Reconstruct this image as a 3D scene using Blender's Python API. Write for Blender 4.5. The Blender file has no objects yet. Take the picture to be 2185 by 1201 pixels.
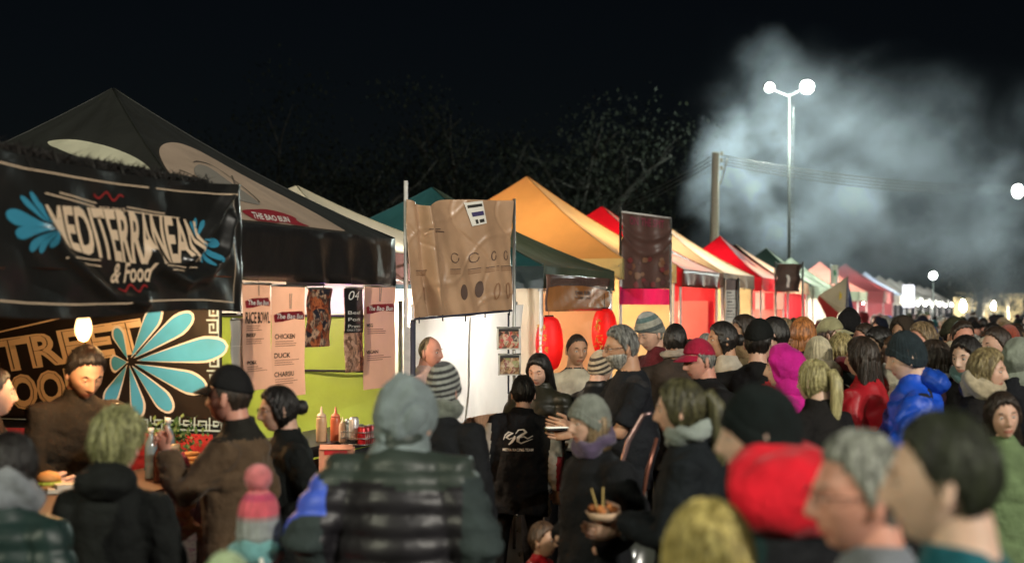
import bpy, bmesh, math, random
import numpy as np
from mathutils import Vector, Matrix
random.seed(7); np.random.seed(7)
R = math.radians
S = bpy.context.scene
COL = S.collection

# ------------------------------------------------------------------ camera
cam = bpy.data.cameras.new('camera'); camo = bpy.data.objects.new('camera', cam); COL.objects.link(camo)
camo.location = (0, 0, 2.0); camo.rotation_euler = (R(90), 0, 0)
cam.lens = 50; cam.sensor_width = 36; cam.shift_y = 0.0249; cam.clip_end = 600
cam.dof.use_dof = True; cam.dof.focus_distance = 11.5; cam.dof.aperture_fstop = 1.55
S.camera = camo
# ------------------------------------------------------------------ world, sun, exposure
W = bpy.data.worlds.new('World'); S.world = W; W.use_nodes = True
nt = W.node_tree; bg = nt.nodes['Background']
sky = nt.nodes.new('ShaderNodeTexSky'); sky.sky_type = 'NISHITA'; sky.sun_disc = False
SUN_EL, SUN_AZ = 38, 157
NEARW, LEFTW = 5600, 2500          # two floodlight masts added unseen behind the camera stand in for the sun
sky.sun_elevation = R(SUN_EL); sky.sun_rotation = R(SUN_AZ)
nt.links.new(sky.outputs[0], bg.inputs[0]); bg.inputs[1].default_value = 0.0005
sl = bpy.data.lights.new('sun', 'SUN'); so = bpy.data.objects.new('sun', sl); COL.objects.link(so)
sl.energy = 0.25; sl.angle = R(0.8); sl.color = (1.0, .97, .86)
sd = Vector((0.30, -0.72, 0.62)).normalized()
so.rotation_euler = sd.to_track_quat('Z', 'Y').to_euler(); so.location = (-5, -12, 12)
S.view_settings.view_transform = 'Standard'; S.view_settings.look = 'None'
S.view_settings.exposure = 0.42; S.view_settings.gamma = 1.0; S.view_settings.use_curve_mapping = False
cy = S.cycles
cy.max_bounces = 5; cy.diffuse_bounces = 2; cy.glossy_bounces = 2; cy.transmission_bounces = 4; cy.transparent_max_bounces = 8
cy.volume_bounces = 0; cy.volume_max_steps = 96; cy.caustics_reflective = False; cy.caustics_refractive = False
cy.sample_clamp_indirect = 4.0
cy.use_denoising = True
try: cy.denoiser = 'OPENIMAGEDENOISE'
except Exception: pass

# ------------------------------------------------------------------ helpers
F = 3034.7; CX = 1092.5; HY = 655.0; CZ = 2.0
def P(px, py, Y): return np.array([(px-CX)/F*Y, Y, CZ-(py-HY)/F*Y])
OX, OY = -0.906, 11.0; AX, AY = 0.329, 0.944
def Q(t, p, z):            # market row: t metres along it, p metres behind its front line, z up
    return np.array([OX+AX*t-AY*p, OY+AY*t+AX*p, z])
def tag(o, label=None, cat=None, group=None, kind=None):
    if label: o['label'] = label
    if cat: o['category'] = cat
    if group: o['group'] = group
    if kind: o['kind'] = kind
    return o
def empty(name, loc=(0, 0, 0), rz=0, label=None, cat=None, group=None, kind=None):
    o = bpy.data.objects.new(name, None); COL.objects.link(o); o.location = tuple(loc); o.rotation_euler = (0, 0, rz)
    o.empty_display_size = .1
    return tag(o, label, cat, group, kind)
def smooth(me):
    me.polygons.foreach_set('use_smooth', np.ones(len(me.polygons), bool))
def mesh(name, V, Fc, mats=None, parent=None, sm=False, mi=None, world=False):
    """link one mesh object; V are in the parent's space (or world coordinates when world=True)"""
    V = np.asarray(V, float)
    if world and parent is not None:
        M = np.array((Matrix.Translation(parent.location) @ parent.rotation_euler.to_matrix().to_4x4()).inverted())
        V = V @ M[:3, :3].T + M[:3, 3]
    me = bpy.data.meshes.new(name); me.from_pydata(V.tolist(), [], [tuple(int(i) for i in f) for f in Fc]); me.update()
    if mats is not None:
        for m in (mats if isinstance(mats, (list, tuple)) else [mats]): me.materials.append(m)
    if mi is not None: me.polygons.foreach_set('material_index', np.asarray(mi, 'i'))
    if sm: smooth(me)
    o = bpy.data.objects.new(name, me); COL.objects.link(o)
    if parent is not None: o.parent = parent
    return o
class MB:
    """collects simple shapes"""
    def __init__(s): s.V = []; s.F = []; s.M = []; s.n = 0
    def add(s, V, Fc, m=0):
        V = np.asarray(V, float); s.V.append(V); s.F += [tuple(i+s.n for i in f) for f in Fc]; s.M += [m]*len(Fc); s.n += len(V); return s
    def box(s, c, d, rz=0, m=0, rot=None):
        x, y, z = [v/2 for v in d]
        V = np.array([(a*x, b*y, e*z) for e in (-1, 1) for b in (-1, 1) for a in (-1, 1)])
        if rz: ca, sa = math.cos(rz), math.sin(rz); V = V @ np.array([[ca, sa, 0], [-sa, ca, 0], [0, 0, 1]])
        if rot is not None: V = V @ np.array(rot).T
        return s.add(V+np.asarray(c, float), [(0, 2, 3, 1), (4, 5, 7, 6), (0, 1, 5, 4), (2, 6, 7, 3), (0, 4, 6, 2), (1, 3, 7, 5)], m)
    def tube(s, pts, r, n=8, m=0, flat=1.0):
        V, Fc = tube(pts, r, n, flat); return s.add(V, Fc, m)
    def lathe(s, prof, c=(0, 0, 0), n=14, m=0):
        V = []; k = len(prof)
        for i in range(n):
            a = 2*math.pi*i/n
            for r, z in prof: V.append((r*math.cos(a), r*math.sin(a), z))
        Fc = [(i*k+j, ((i+1) % n)*k+j, ((i+1) % n)*k+j+1, i*k+j+1) for i in range(n) for j in range(k-1)]
        Fc.append(tuple(i*k for i in range(n))[::-1]); Fc.append(tuple(i*k+k-1 for i in range(n)))
        return s.add(np.array(V)+np.asarray(c, float), Fc, m)
    def build(s, name, mats, parent=None, sm=False, world=False):
        return mesh(name, np.vstack(s.V), s.F, mats, parent, sm, s.M, world)
def frame(t):
    t = t/np.linalg.norm(t); up = np.array([0, 0, 1.0]) if abs(t[2]) < .9 else np.array([0, 1.0, 0])
    a = np.cross(t, up); a /= np.linalg.norm(a); return a, np.cross(a, t)
def tube(pts, r, n=8, flat=1.0, cap=True):
    pts = [np.asarray(p, float) for p in pts]; k = len(pts)
    if not hasattr(r, '__len__'): r = [r]*k
    V = []
    prev = None
    for i, p in enumerate(pts):
        t = pts[min(i+1, k-1)]-pts[max(i-1, 0)]; a, b = frame(t)
        if prev is not None:
            a = prev-np.dot(prev, t)*t/np.dot(t, t); a /= np.linalg.norm(a); b = np.cross(a, t/np.linalg.norm(t))
        prev = a
        for j in range(n):
            w = 2*math.pi*j/n; V.append(p+a*r[i]*math.cos(w)+b*r[i]*flat*math.sin(w))
    Fc = [(i*n+j, i*n+(j+1) % n, (i+1)*n+(j+1) % n, (i+1)*n+j) for i in range(k-1) for j in range(n)]
    if cap: Fc += [tuple(range(n))[::-1], tuple((k-1)*n+j for j in range(n))]
    return np.array(V), Fc
def rings(secs, n=20):
    """secs: (cx, cy, z, rx, ry[, power])"""
    V = []
    for q in secs:
        e = 2/q[5] if len(q) > 5 else 1.0
        for j in range(n):
            w = 2*math.pi*j/n; c, s_ = math.cos(w), math.sin(w)
            V.append((q[0]+q[3]*math.copysign(abs(c)**e, c), q[1]+q[4]*math.copysign(abs(s_)**e, s_), q[2]))
    k = len(secs)
    Fc = [(i*n+j, i*n+(j+1) % n, (i+1)*n+(j+1) % n, (i+1)*n+j) for i in range(k-1) for j in range(n)]
    Fc += [tuple(range(n))[::-1], tuple((k-1)*n+j for j in range(n))]
    return np.array(V), Fc
def nz(Pt, fr, seed=0, n=7):
    """cheap smooth noise in about [-1, 1]"""
    rs = np.random.RandomState(seed); Pt = np.asarray(Pt)*fr; out = 0
    for i in range(n):
        k = rs.normal(size=3); k *= (0.7+0.6*rs.rand())/np.linalg.norm(k)*(1+i*.35); out = out+np.sin(Pt@k+rs.rand()*6.28+out*.6)/(1+i*.25)
    return out/n*1.6
def vnormals(me):
    a = np.empty(len(me.vertices)*3, 'f'); me.vertices.foreach_get('normal', a); return a.reshape(-1, 3)
def getco(me):
    a = np.empty(len(me.vertices)*3, 'f'); me.vertices.foreach_get('co', a); return a.reshape(-1, 3).astype(float)
def setco(me, V): me.vertices.foreach_set('co', np.asarray(V, 'f').ravel()); me.update()

# ------------------------------------------------------------------ materials
MATS = {}
def _n(nt, t, **k):
    n = nt.nodes.new(t)
    for a, b in k.items(): setattr(n, a, b)
    return n
def mat(key, col, rough=.7, kind='cloth', **k):
    if key in MATS: return MATS[key]
    m = bpy.data.materials.new(key); MATS[key] = m; m.use_nodes = True; nt = m.node_tree; L = nt.links
    b = nt.nodes['Principled BSDF']; out = nt.nodes['Material Output']
    b.inputs['Roughness'].default_value = rough
    tc = _n(nt, 'ShaderNodeTexCoord'); c3 = (*col, 1)
    def noise(scale, detail=4, vec=None, sc=None):
        n = _n(nt, 'ShaderNodeTexNoise'); n.inputs['Scale'].default_value = scale; n.inputs['Detail'].default_value = detail
        v = vec or tc.outputs['Object']
        if sc:
            mp = _n(nt, 'ShaderNodeMapping'); mp.inputs['Scale'].default_value = sc; L.new(v, mp.inputs[0]); v = mp.outputs[0]
        L.new(v, n.inputs['Vector']); return n
    def vary(n, lo, hi, c=c3):
        rp = _n(nt, 'ShaderNodeMapRange'); rp.inputs['From Min'].default_value = .3; rp.inputs['From Max'].default_value = .7
        rp.inputs['To Min'].default_value = lo; rp.inputs['To Max'].default_value = hi; L.new(n.outputs['Fac'], rp.inputs['Value'])
        mx = _n(nt, 'ShaderNodeVectorMath', operation='SCALE'); L.new(rp.outputs[0], mx.inputs['Scale'])
        if isinstance(c, tuple): mx.inputs[0].default_value = c[:3]
        else: L.new(c, mx.inputs[0])
        return mx.outputs[0]
    def bump(n, st, dist=.004, base=None):
        bp = _n(nt, 'ShaderNodeBump'); bp.inputs['Strength'].default_value = st; bp.inputs['Distance'].default_value = dist
        L.new(n.outputs[0] if hasattr(n, 'outputs') else n, bp.inputs['Height'])
        if base is not None: L.new(base.outputs[0], bp.inputs['Normal'])
        L.new(bp.outputs[0], b.inputs['Normal']); return bp
    if kind == 'cloth':
        L.new(vary(noise(9), .72, 1.18), b.inputs['Base Color'])
        b1 = bump(noise(13, 4), .8, .03); bump(noise(420, 2), .35, .003, b1)
        b.inputs['Sheen Weight'].default_value = k.get('sheen', .0 if max(col) < .1 else .15); b.inputs['Specular IOR Level'].default_value = .25; b.inputs['Sheen Roughness'].default_value = .4
    elif kind == 'knit':
        w = _n(nt, 'ShaderNodeTexWave'); w.inputs['Scale'].default_value = k.get('sc', 38); w.inputs['Distortion'].default_value = 1.5
        w.bands_direction = 'Z'; L.new(tc.outputs['Object'], w.inputs[0])
        L.new(vary(noise(30), .7, 1.15), b.inputs['Base Color'])
        b1 = bump(w, .5, .006); bump(noise(300, 2), .6, .004, b1); b.inputs['Sheen Weight'].default_value = .3 if max(col) > .12 else .03; b.inputs['Specular IOR Level'].default_value = .2
        st = k.get('stripes')
        if st:   # list of (z0, colour) bands measured in the head's own height, built as colour ramp
            sx = _n(nt, 'ShaderNodeSeparateXYZ'); at = _n(nt, 'ShaderNodeAttribute', attribute_name='band'); L.new(at.outputs['Vector'], sx.inputs[0])
            r = _n(nt, 'ShaderNodeValToRGB'); r.color_ramp.interpolation = 'CONSTANT'; e = r.color_ramp.elements
            while len(e) < len(st): e.new(.5)
            for q, (z, cc) in zip(e, st): q.position = z; q.color = (*cc, 1)
            L.new(at.outputs['Fac'], r.inputs[0]); L.new(vary(noise(30), .75, 1.1, r.outputs[0]), b.inputs['Base Color'])
    elif kind == 'nylon':
        b.inputs['Specular IOR Level'].default_value = .38
        L.new(vary(noise(6), .8, 1.15), b.inputs['Base Color']); b1 = bump(noise(16, 3), .22, .02); bump(noise(300, 2), .15, .002, b1)
    elif kind == 'skin':
        n1 = noise(16, 3); L.new(vary(n1, .86, 1.1), b.inputs['Base Color']); bump(noise(180, 3), .18, .002)
        b.inputs['Subsurface Weight'].default_value = .12; b.inputs['Subsurface Radius'].default_value = (1, .3, .15); b.inputs['Subsurface Scale'].default_value = .012
        b.inputs['Specular IOR Level'].default_value = .4
    elif kind == 'hair':
        n1 = noise(1, 4, sc=(190, 190, 12)); n2 = noise(1, 3, sc=(70, 70, 5))
        c2 = k.get('c2', tuple(x*1.9 for x in col))
        r = _n(nt, 'ShaderNodeMix', data_type='RGBA'); r.inputs['A'].default_value = (*[x*.55 for x in col], 1); r.inputs['B'].default_value = (*c2, 1)
        mr = _n(nt, 'ShaderNodeMapRange'); mr.inputs['From Min'].default_value = .35; mr.inputs['From Max'].default_value = .66; L.new(n2.outputs[0], mr.inputs[0])
        L.new(mr.outputs[0], r.inputs['Factor']); L.new(vary(n1, .6, 1.3, r.outputs['Result']), b.inputs['Base Color'])
        bump(n1, .9, .006); b.inputs['Anisotropic'].default_value = .5
    elif kind == 'vinyl':
        L.new(vary(noise(5), .85, 1.1), b.inputs['Base Color']); bump(noise(7, 2), .25, .03); b.inputs['Coat Weight'].default_value = k.get('coat', .3); b.inputs['Coat Roughness'].default_value = .2
    elif kind == 'tent':
        m['thin'] = 1
        L.new(vary(noise(2.5, 6), .8, 1.1), b.inputs['Base Color']); b1 = bump(noise(5, 3), .35, .05); bump(noise(260, 2), .2, .003, b1)
        tr = _n(nt, 'ShaderNodeBsdfTranslucent'); tr.inputs[0].default_value = (*k.get('tc', col), 1)
        mx = _n(nt, 'ShaderNodeMixShader'); mx.inputs[0].default_value = k.get('tr', .3)
        L.new(b.outputs[0], mx.inputs[1]); L.new(tr.outputs[0], mx.inputs[2]); L.new(mx.outputs[0], out.inputs[0])
    elif kind == 'metal':
        b.inputs['Metallic'].default_value = k.get('met', .9); L.new(vary(noise(12), .75, 1.1), b.inputs['Base Color'])
    elif kind == 'plain':
        L.new(vary(noise(k.get('sc', 20)), .85, 1.1), b.inputs['Base Color']); bump(noise(120, 2), .15, .002)
    elif kind == 'flat': b.inputs['Base Color'].default_value = c3
    elif kind == 'glow':
        b.inputs['Base Color'].default_value = c3; b.inputs['Emission Color'].default_value = c3; b.inputs['Emission Strength'].default_value = k.get('e', 20)
    elif kind == 'food':   # printed photograph of food: blotches of colour
        v = _n(nt, 'ShaderNodeTexVoronoi'); v.inputs['Scale'].default_value = k.get('sc', 22); L.new(tc.outputs['Object'], v.inputs['Vector'])
        r = _n(nt, 'ShaderNodeValToRGB'); e = r.color_ramp.elements; cs = k['cols']
        while len(e) < len(cs): e.new(.5)
        for i, (q, cc) in enumerate(zip(e, cs)): q.position = .15+.7*i/(len(cs)-1); q.color = (*cc, 1)
        sp = _n(nt, 'ShaderNodeSeparateColor'); L.new(v.outputs['Color'], sp.inputs[0]); n3 = noise(k.get('sc', 22)*1.3, 4)
        ad = _n(nt, 'ShaderNodeMath', operation='ADD'); ad.inputs[1].default_value = -.25; L.new(sp.outputs[0], ad.inputs[0])
        a2 = _n(nt, 'ShaderNodeMath', operation='ADD'); L.new(ad.outputs[0], a2.inputs[0]); L.new(n3.outputs[0], a2.inputs[1])
        s2 = _n(nt, 'ShaderNodeMath', operation='MULTIPLY'); s2.inputs[1].default_value = .75; L.new(a2.outputs[0], s2.inputs[0])
        L.new(s2.outputs[0], r.inputs[0]); L.new(r.outputs[0], b.inputs['Base Color'])
    if k.get('metal'): b.inputs['Metallic'].default_value = k['metal']
    if 'spec' in k: b.inputs['Specular IOR Level'].default_value = k['spec']
    return m
def point(parent, loc, watts, col, r=.05, name='lamp_light'):
    l = bpy.data.lights.new(name, 'POINT'); l.energy = watts; l.color = col; l.shadow_soft_size = r
    o = bpy.data.objects.new(name, l); COL.objects.link(o); o.location = tuple(loc)
    if parent is not None: o.parent = parent
    return o

# ------------------------------------------------------------------ surfaces and the prints on them
def nrm(Sf, u, v):
    e = 1e-3; a = Sf(u+e, v)-Sf(u-e, v); b = Sf(u, v+e)-Sf(u, v-e); n = np.cross(b, a); return n/np.maximum(np.linalg.norm(n, axis=-1, keepdims=True), 1e-9)
def sheet(name, Sf, nu, nv, m, parent=None, thick=.003, sm=True):
    """a cloth or vinyl sheet with front and back; Sf(u, v) is its front"""
    u, v = np.meshgrid(np.linspace(0, 1, nu), np.linspace(0, 1, nv)); u = u.ravel(); v = v.ravel()
    A = Sf(u, v); N = nrm(Sf, u, v); B = A-N*thick; n = nu*nv
    Fc = []
    for j in range(nv-1):
        for i in range(nu-1):
            a = j*nu+i; Fc.append((a, a+nu, a+nu+1, a+1)); Fc.append((n+a, n+a+1, n+a+nu+1, n+a+nu))
    if hasattr(m, 'get') and m.get('thin'):
        return mesh(name, A, [(j*nu+i, (j+1)*nu+i, (j+1)*nu+i+1, j*nu+i+1) for j in range(nv-1) for i in range(nu-1)], m, parent, sm, world=parent is not None)
    for i in range(nu-1):
        Fc.append((i, i+1, n+i+1, n+i)); a = (nv-1)*nu+i; Fc.append((a+1, a, n+a, n+a+1))
    for j in range(nv-1):
        a = j*nu; Fc.append((a+nu, a, n+a, n+a+nu)); a = j*nu+nu-1; Fc.append((a, a+nu, n+a+nu, n+a))
    return mesh(name, np.vstack([A, B]), Fc, m, parent, sm, world=parent is not None)
def quadS(c, fold=None):
    """c: corners top-left, top-right, bottom-right, bottom-left; fold(u, v) pushes along the normal"""
    c = [np.asarray(x, float) for x in c]
    n0 = np.cross(c[3]-c[0], c[1]-c[0]); n0 /= np.linalg.norm(n0)
    def Sf(u, v):
        u = np.asarray(u, float)[..., None]; v = np.asarray(v, float)[..., None]
        p = (c[0]*(1-u)+c[1]*u)*(1-v)+(c[3]*(1-u)+c[2]*u)*v
        if fold is not None:
            d = fold(u, v)
            p = p+n0*d[0]+np.array([0, 0, 1.0])*d[1] if isinstance(d, tuple) else p+n0*d
        return p
    return Sf
def decal(name, Sf, V2, Fc, m, parent, off=.005, cut=.06):
    """flat print: 2-D outline in (u, v) laid onto the surface"""
    bm = bmesh.new(); vs = [bm.verts.new((x, y, 0)) for x, y in V2]
    for f in Fc:
        try: bm.faces.new([vs[i] for i in f])
        except ValueError: pass
    bmesh.ops.triangulate(bm, faces=bm.faces[:])
    lo = np.min(V2, 0); hi = np.max(V2, 0)
    for ax in (0, 1):
        c = math.floor(lo[ax]/cut)*cut+cut
        while c < hi[ax]:
            no = (1, 0, 0) if ax == 0 else (0, 1, 0)
            bmesh.ops.bisect_plane(bm, geom=bm.verts[:]+bm.edges[:]+bm.faces[:], plane_co=(c, c, 0), plane_no=no); c += cut
    V = np.array([v.co[:2] for v in bm.verts]); bm.verts.index_update()
    Fx = [[v.index for v in f.verts] for f in bm.faces]; bm.free()
    u, v = V[:, 0], V[:, 1]; A = Sf(u, v)+nrm(Sf, u, v)*off
    return mesh(name, A, Fx, m, parent, True, world=parent is not None)
TXT = {}
def text2d(s, bold=0.0, shear=0.0):
    k = (s, bold, shear)
    if k not in TXT:
        cu = bpy.data.curves.new('t', 'FONT'); cu.body = s; cu.offset = bold; cu.shear = shear; cu.resolution_u = 3
        o = bpy.data.objects.new('t', cu); COL.objects.link(o); dg = bpy.context.evaluated_depsgraph_get()
        me = bpy.data.meshes.new_from_object(o.evaluated_get(dg)); V = getco(me)[:, :2]; Fc = [tuple(p.vertices) for p in me.polygons]
        bpy.data.objects.remove(o); bpy.data.curves.remove(cu); bpy.data.meshes.remove(me)
        lo, hi = V.min(0), V.max(0); TXT[k] = ((V-lo)/(hi-lo), Fc)
    return TXT[k]
def text(name, s, Sf, box, m, parent, bold=0.0, shear=0.0, off=.006, warp=None, cut=.05):
    """box: u0, v0 (top), u1, v1 (bottom)"""
    V, Fc = text2d(s, bold, shear); u0, v0, u1, v1 = box
    X = np.column_stack([u0+(u1-u0)*V[:, 0], v1+(v0-v1)*V[:, 1]])
    if warp: X = warp(X)
    return decal(name, Sf, X, Fc, m, parent, off, cut)
def poly(name, Sf, pts, m, parent, off=.005, cut=.06):
    return decal(name, Sf, np.array(pts), [tuple(range(len(pts)))], m, parent, off, cut)
def line2(name, Sf, a, b, w, m, parent, off=.005, asp=1.0):
    a = np.array(a, float); b = np.array(b, float); d = b-a; d[0] *= asp; n = np.array([-d[1]/asp, d[0]]); n /= math.hypot(n[0]*asp, n[1]); n *= w/2
    return poly(name, Sf, [a-n, b-n, b+n, a+n], m, parent, off)
def strokes(name, Sf, lines, w, asp, m, parent, off=.005):
    """several polylines as one print; w in v units, asp = width/height of the sheet"""
    V = []; Fc = []
    for ln in lines:
        for a, b in zip(ln[:-1], ln[1:]):
            a = np.array(a, float); b = np.array(b, float); d = (b-a)*np.array([asp, 1]); L = np.hypot(*d); d /= L
            n = np.array([-d[1]/asp, d[0]])*w/2; e = np.array([d[0]/asp, d[1]])*w/2; k = len(V)
            V += [a-e-n, b+e-n, b+e+n, a-e+n]; Fc.append((k, k+1, k+2, k+3))
    o = decal(name, Sf, np.array(V), Fc, m, parent, off, .08)
    if len(lines) > 1: o['kind'] = 'stuff'
    return o
# ================================================================== ground, sky-side setting
gm = mat('trodden_grass', (.045, .040, .028), .95, 'plain', sc=3)
nU = 60; gx = np.linspace(-90, 130, nU); gy = np.linspace(-25, 260, nU); GX, GY = np.meshgrid(gx, gy)
gz = np.zeros(nU*nU); V = np.column_stack([GX.ravel(), GY.ravel(), gz])
tag(mesh('ground', V, [(j*nU+i, j*nU+i+1, (j+1)*nU+i+1, (j+1)*nU+i) for j in range(nU-1) for i in range(nU-1)], gm, None, True), kind='structure')
# trampled litter and tufts on the open patch
mb = MB(); rs = np.random.RandomState(5)
for i in range(1500):
    x, y = rs.uniform(-2, 3), rs.uniform(5, 14); h = rs.uniform(.01, .035); a = rs.uniform(0, 6.3); d = np.array([math.cos(a), math.sin(a), 0])*.006
    mb.add([np.array([x, y, 0])-d, np.array([x, y, 0])+d, np.array([x+rs.normal()*.02, y+rs.normal()*.02, h])], [(0, 1, 2)])
tag(mb.build('grass_tufts', mat('grass_blade', (.06, .07, .03), .8, 'flat')), 'short trampled grass tufts on the dark ground', 'grass', kind='stuff')

# ================================================================== stalls
STEEL = mat('steel', (.45, .45, .43), .4, 'metal'); WPOLE = mat('white_pole', (.7, .68, .66), .4, 'plain'); DPOLE = mat('dark_pad', (.03, .035, .06), .6, 'plain')
def panelS(A, B, C, hip, cen, seed=0, wr=.012):
    A, B, C = map(np.asarray, (A, B, C))
    def Sf(u, v):
        u = np.asarray(u, float)[..., None]; v = np.clip(np.asarray(v, float), .002, None)[..., None]
        p = C*(1-v)+(A*(1-u)+B*u)*v; q = 4*v*(1-v)
        d = -hip*q-cen*4*u*(1-u)*np.clip(1.3*v*(1-v**3)*1.6, 0, 1)
        d = d+wr*np.clip(q, 0, 1)*np.sin(u*23+v*5+seed)*np.sin(v*4+seed)*(4*u*(1-u))
        return p+np.array([0, 0, 1.0])*d
    return Sf
def valfold(seed, amp=.018, pinch=None):
    def f(u, v):
        d = amp*v*(np.sin(u*17+seed)+.6*np.sin(u*31+seed*2))
        if pinch is not None: d = d+.05*v*np.exp(-((u-pinch)*(2.5+3*v))**2)*np.cos((u-pinch)*40)
        return d
    return f
def tent(label, t0, t1, p0, p1, peak, eave, val, roof, valm, group='market stall tents in the long row', hip=.07, cen=.05, posts=True, n=16, pinch=None, near=None, drop=.0, vals=(0, 1, 2, 3), skip=0):
    cx = Q((t0+t1)/2, (p0+p1)/2, 0); root = empty('market_tent', (cx[0], cx[1], 0), 0, label, 'tent', group)
    FN, FF, BF, BN = Q(t0, p0, eave), Q(t1, p0, eave), Q(t1, p1, eave), Q(t0, p1, eave); C = Q((t0+t1)/2, (p0+p1)/2, peak)
    Sf = {}
    roofs = roof if isinstance(roof, (list, tuple)) else [roof]*4; vm = valm if isinstance(valm, (list, tuple)) else [valm]*4
    dn = np.array([0, 0, -1.0])
    for i, (A, B) in enumerate(((BN, FN), (FN, FF), (FF, BF), (BF, BN))):
        Sf[i] = panelS(A, B, C, hip, cen, i+t0)
        sheet('roof_panel', Sf[i], n, n, roofs[i], root, .003)
        if i in vals:
            nn = np.cross(dn, B-A); nn /= np.linalg.norm(nn); o = nn*.004*1
            Sf[10+i] = quadS([A+o+dn*.001, B+o+dn*.001, B+o+dn*val, A+o+dn*val], valfold(t0+i*2, pinch=pinch if i == 1 else None)); sheet('valance', Sf[10+i], 30, 6, vm[i], root, .003)
    if posts:
        for c in (FN, FF, BF, BN)[skip:]:
            q = (C-c)*np.array([1, 1, 0]); q /= np.linalg.norm(q); b = c*np.array([1, 1, 0])+q*.05
            MB().tube([b, b+np.array([0, 0, eave-.06])], .021, 8).build('post', WPOLE, root, True, True)
            MB().box(b+np.array([0, 0, .008]), (.1, .1, .014)).build('foot_plate', STEEL, root, False, True)
        for A, B in ((FN, FF), (BN, FN), (BF, FF)):
            A2, B2 = A-np.array([0, 0, .09]), B-np.array([0, 0, .09]); q = (C-(A+B)/2)*np.array([1, 1, 0]); q /= np.linalg.norm(q)
            m_ = (A2+B2)/2; mb = MB(); mb.tube([A2+q*.05, A2*.75+B2*.25+q*.05-[0, 0, .16], m_+q*.05, A2*.25+B2*.75+q*.05-[0, 0, .16], B2+q*.05], .010, 6)
            mb.tube([A2+q*.06-[0, 0, .16], A2*.75+B2*.25+q*.06, m_+q*.06-[0, 0, .16], A2*.25+B2*.75+q*.06, B2+q*.06-[0, 0, .16]], .010, 6); mb.build('scissor_truss', STEEL, root, True, True)
    # seam ribs over the four hips
    for c, i in ((FN, 1), (BN, 0), (FF, 2)):
        pts = [Sf[i](np.array([0.0]), np.array([v]))[0]+np.array([0, 0, .004]) for v in np.linspace(.004, 1, 12)]
        MB().tube(pts, .006, 5).build('hip_seam', roofs[i], root, True, True)
    return root, Sf
def wall(name, root, A, B, z0, z1, m, seed=0, amp=.022, nu=34, zb=None):
    A, B = np.asarray(A), np.asarray(B); z = lambda q, h: np.array([q[0], q[1], h])
    Sf = quadS([z(A, z1), z(B, z1), z(B, z0 if zb is None else zb), z(A, z0)], lambda u, v: amp*(np.sin(u*14+seed+v*2)+.7*np.sin(u*31+seed-v*4)+.5*np.sin(v*9+u*3)))
    sheet(name, Sf, nu, 10, m, root, .003); return Sf
LAMPK = 2.15
LAMPG = 'bare lamps hung inside the stalls'
def lamp(label, pos, watts, col, e=60, r=.045, lr=.05, group=LAMPG, cord=.25):
    root = empty('hanging_lamp', pos, 0, label, 'lamp', group)
    MB().lathe([(.002, -r*1.6), (r*.45, -r*1.45), (r*.78, -r*.9), (r*.86, -r*.3), (r*.72, r*.4), (r*.4, r*1.2), (r*.33, r*1.6), (.002, r*1.65)], (0, 0, 0), 16).build('bulb', mat('bulb_%d_%d' % (int(col[2]*100), e), col, .3, 'glow', e=e), root, True)
    MB().lathe([(.004, r*1.6), (r*.42, r*1.6), (r*.42, r*2.5), (.004, r*2.6)], (0, 0, 0), 12).tube([(0, 0, r*2.5), (0, 0, r*2.5+cord)], .004, 5).build('socket', mat('socket', (.03, .03, .03), .5, 'flat'), root, True)
    point(root, (0, 0, -r*2.1), watts*(1 if group is None else LAMPK), col, lr); return root
def pxuv(c, px, py):
    c = [np.asarray(x, float) for x in c]; e1 = c[1]-c[0]; e2 = c[3]-c[0]; d = np.array([(px-CX)/F, 1, -(py-HY)/F])
    s_ = np.linalg.solve(np.column_stack([e1, e2, -d]), np.array([0, 0, CZ])-c[0]); return s_[0], s_[1]
def inkband(*a, **k): return mat(*a, **k)
INK = mat('ink_black', (.02, .018, .016), .6, 'flat'); CREAM = mat('ink_cream', (.72, .55, .38), .5, 'flat'); REDL = mat('ink_red', (.26, .012, .022), .6, 'flat'); WHITE = mat('ink_white', (.8, .78, .72), .6, 'flat'); BLUE = mat('ink_blue', (.03, .30, .50), .45, 'plain'); GREYI = mat('ink_grey', (.22, .2, .17), .7, 'flat')
DARKRED = mat('ink_dark_red', (.28, .02, .02), .5, 'flat')
WARM = (1.0, .66, .36); COOL = (.95, 1.0, .92)
def petal(c, tip, w, n=9, grow=0.0, asp=1.0):
    w = w*.84
    c = np.array(c, float); tip = np.array(tip, float); d = (tip-c)*np.array([asp, 1]); L = np.hypot(*d); d /= L; nn = np.array([-d[1], d[0]]); pts = []
    L += grow; w = w+grow*2
    prof = lambda t: w/2*(math.sqrt(max(0, 1-((t-.72)/.28)**2)) if t > .72 else (t/.72)**.85)
    ts = sorted([(i/n) for i in range(n+1)]+[.94, .975])
    for t in ts: pts.append(d*L*(t*.9+.1 if t > 0 else .1-grow/L)+nn*prof(t))
    for t in ts[::-1][1:-1]: pts.append(d*L*(t*.9+.1)-nn*prof(t))
    return [(c[0]+p[0]/asp, c[1]+p[1]) for p in pts]

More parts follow.
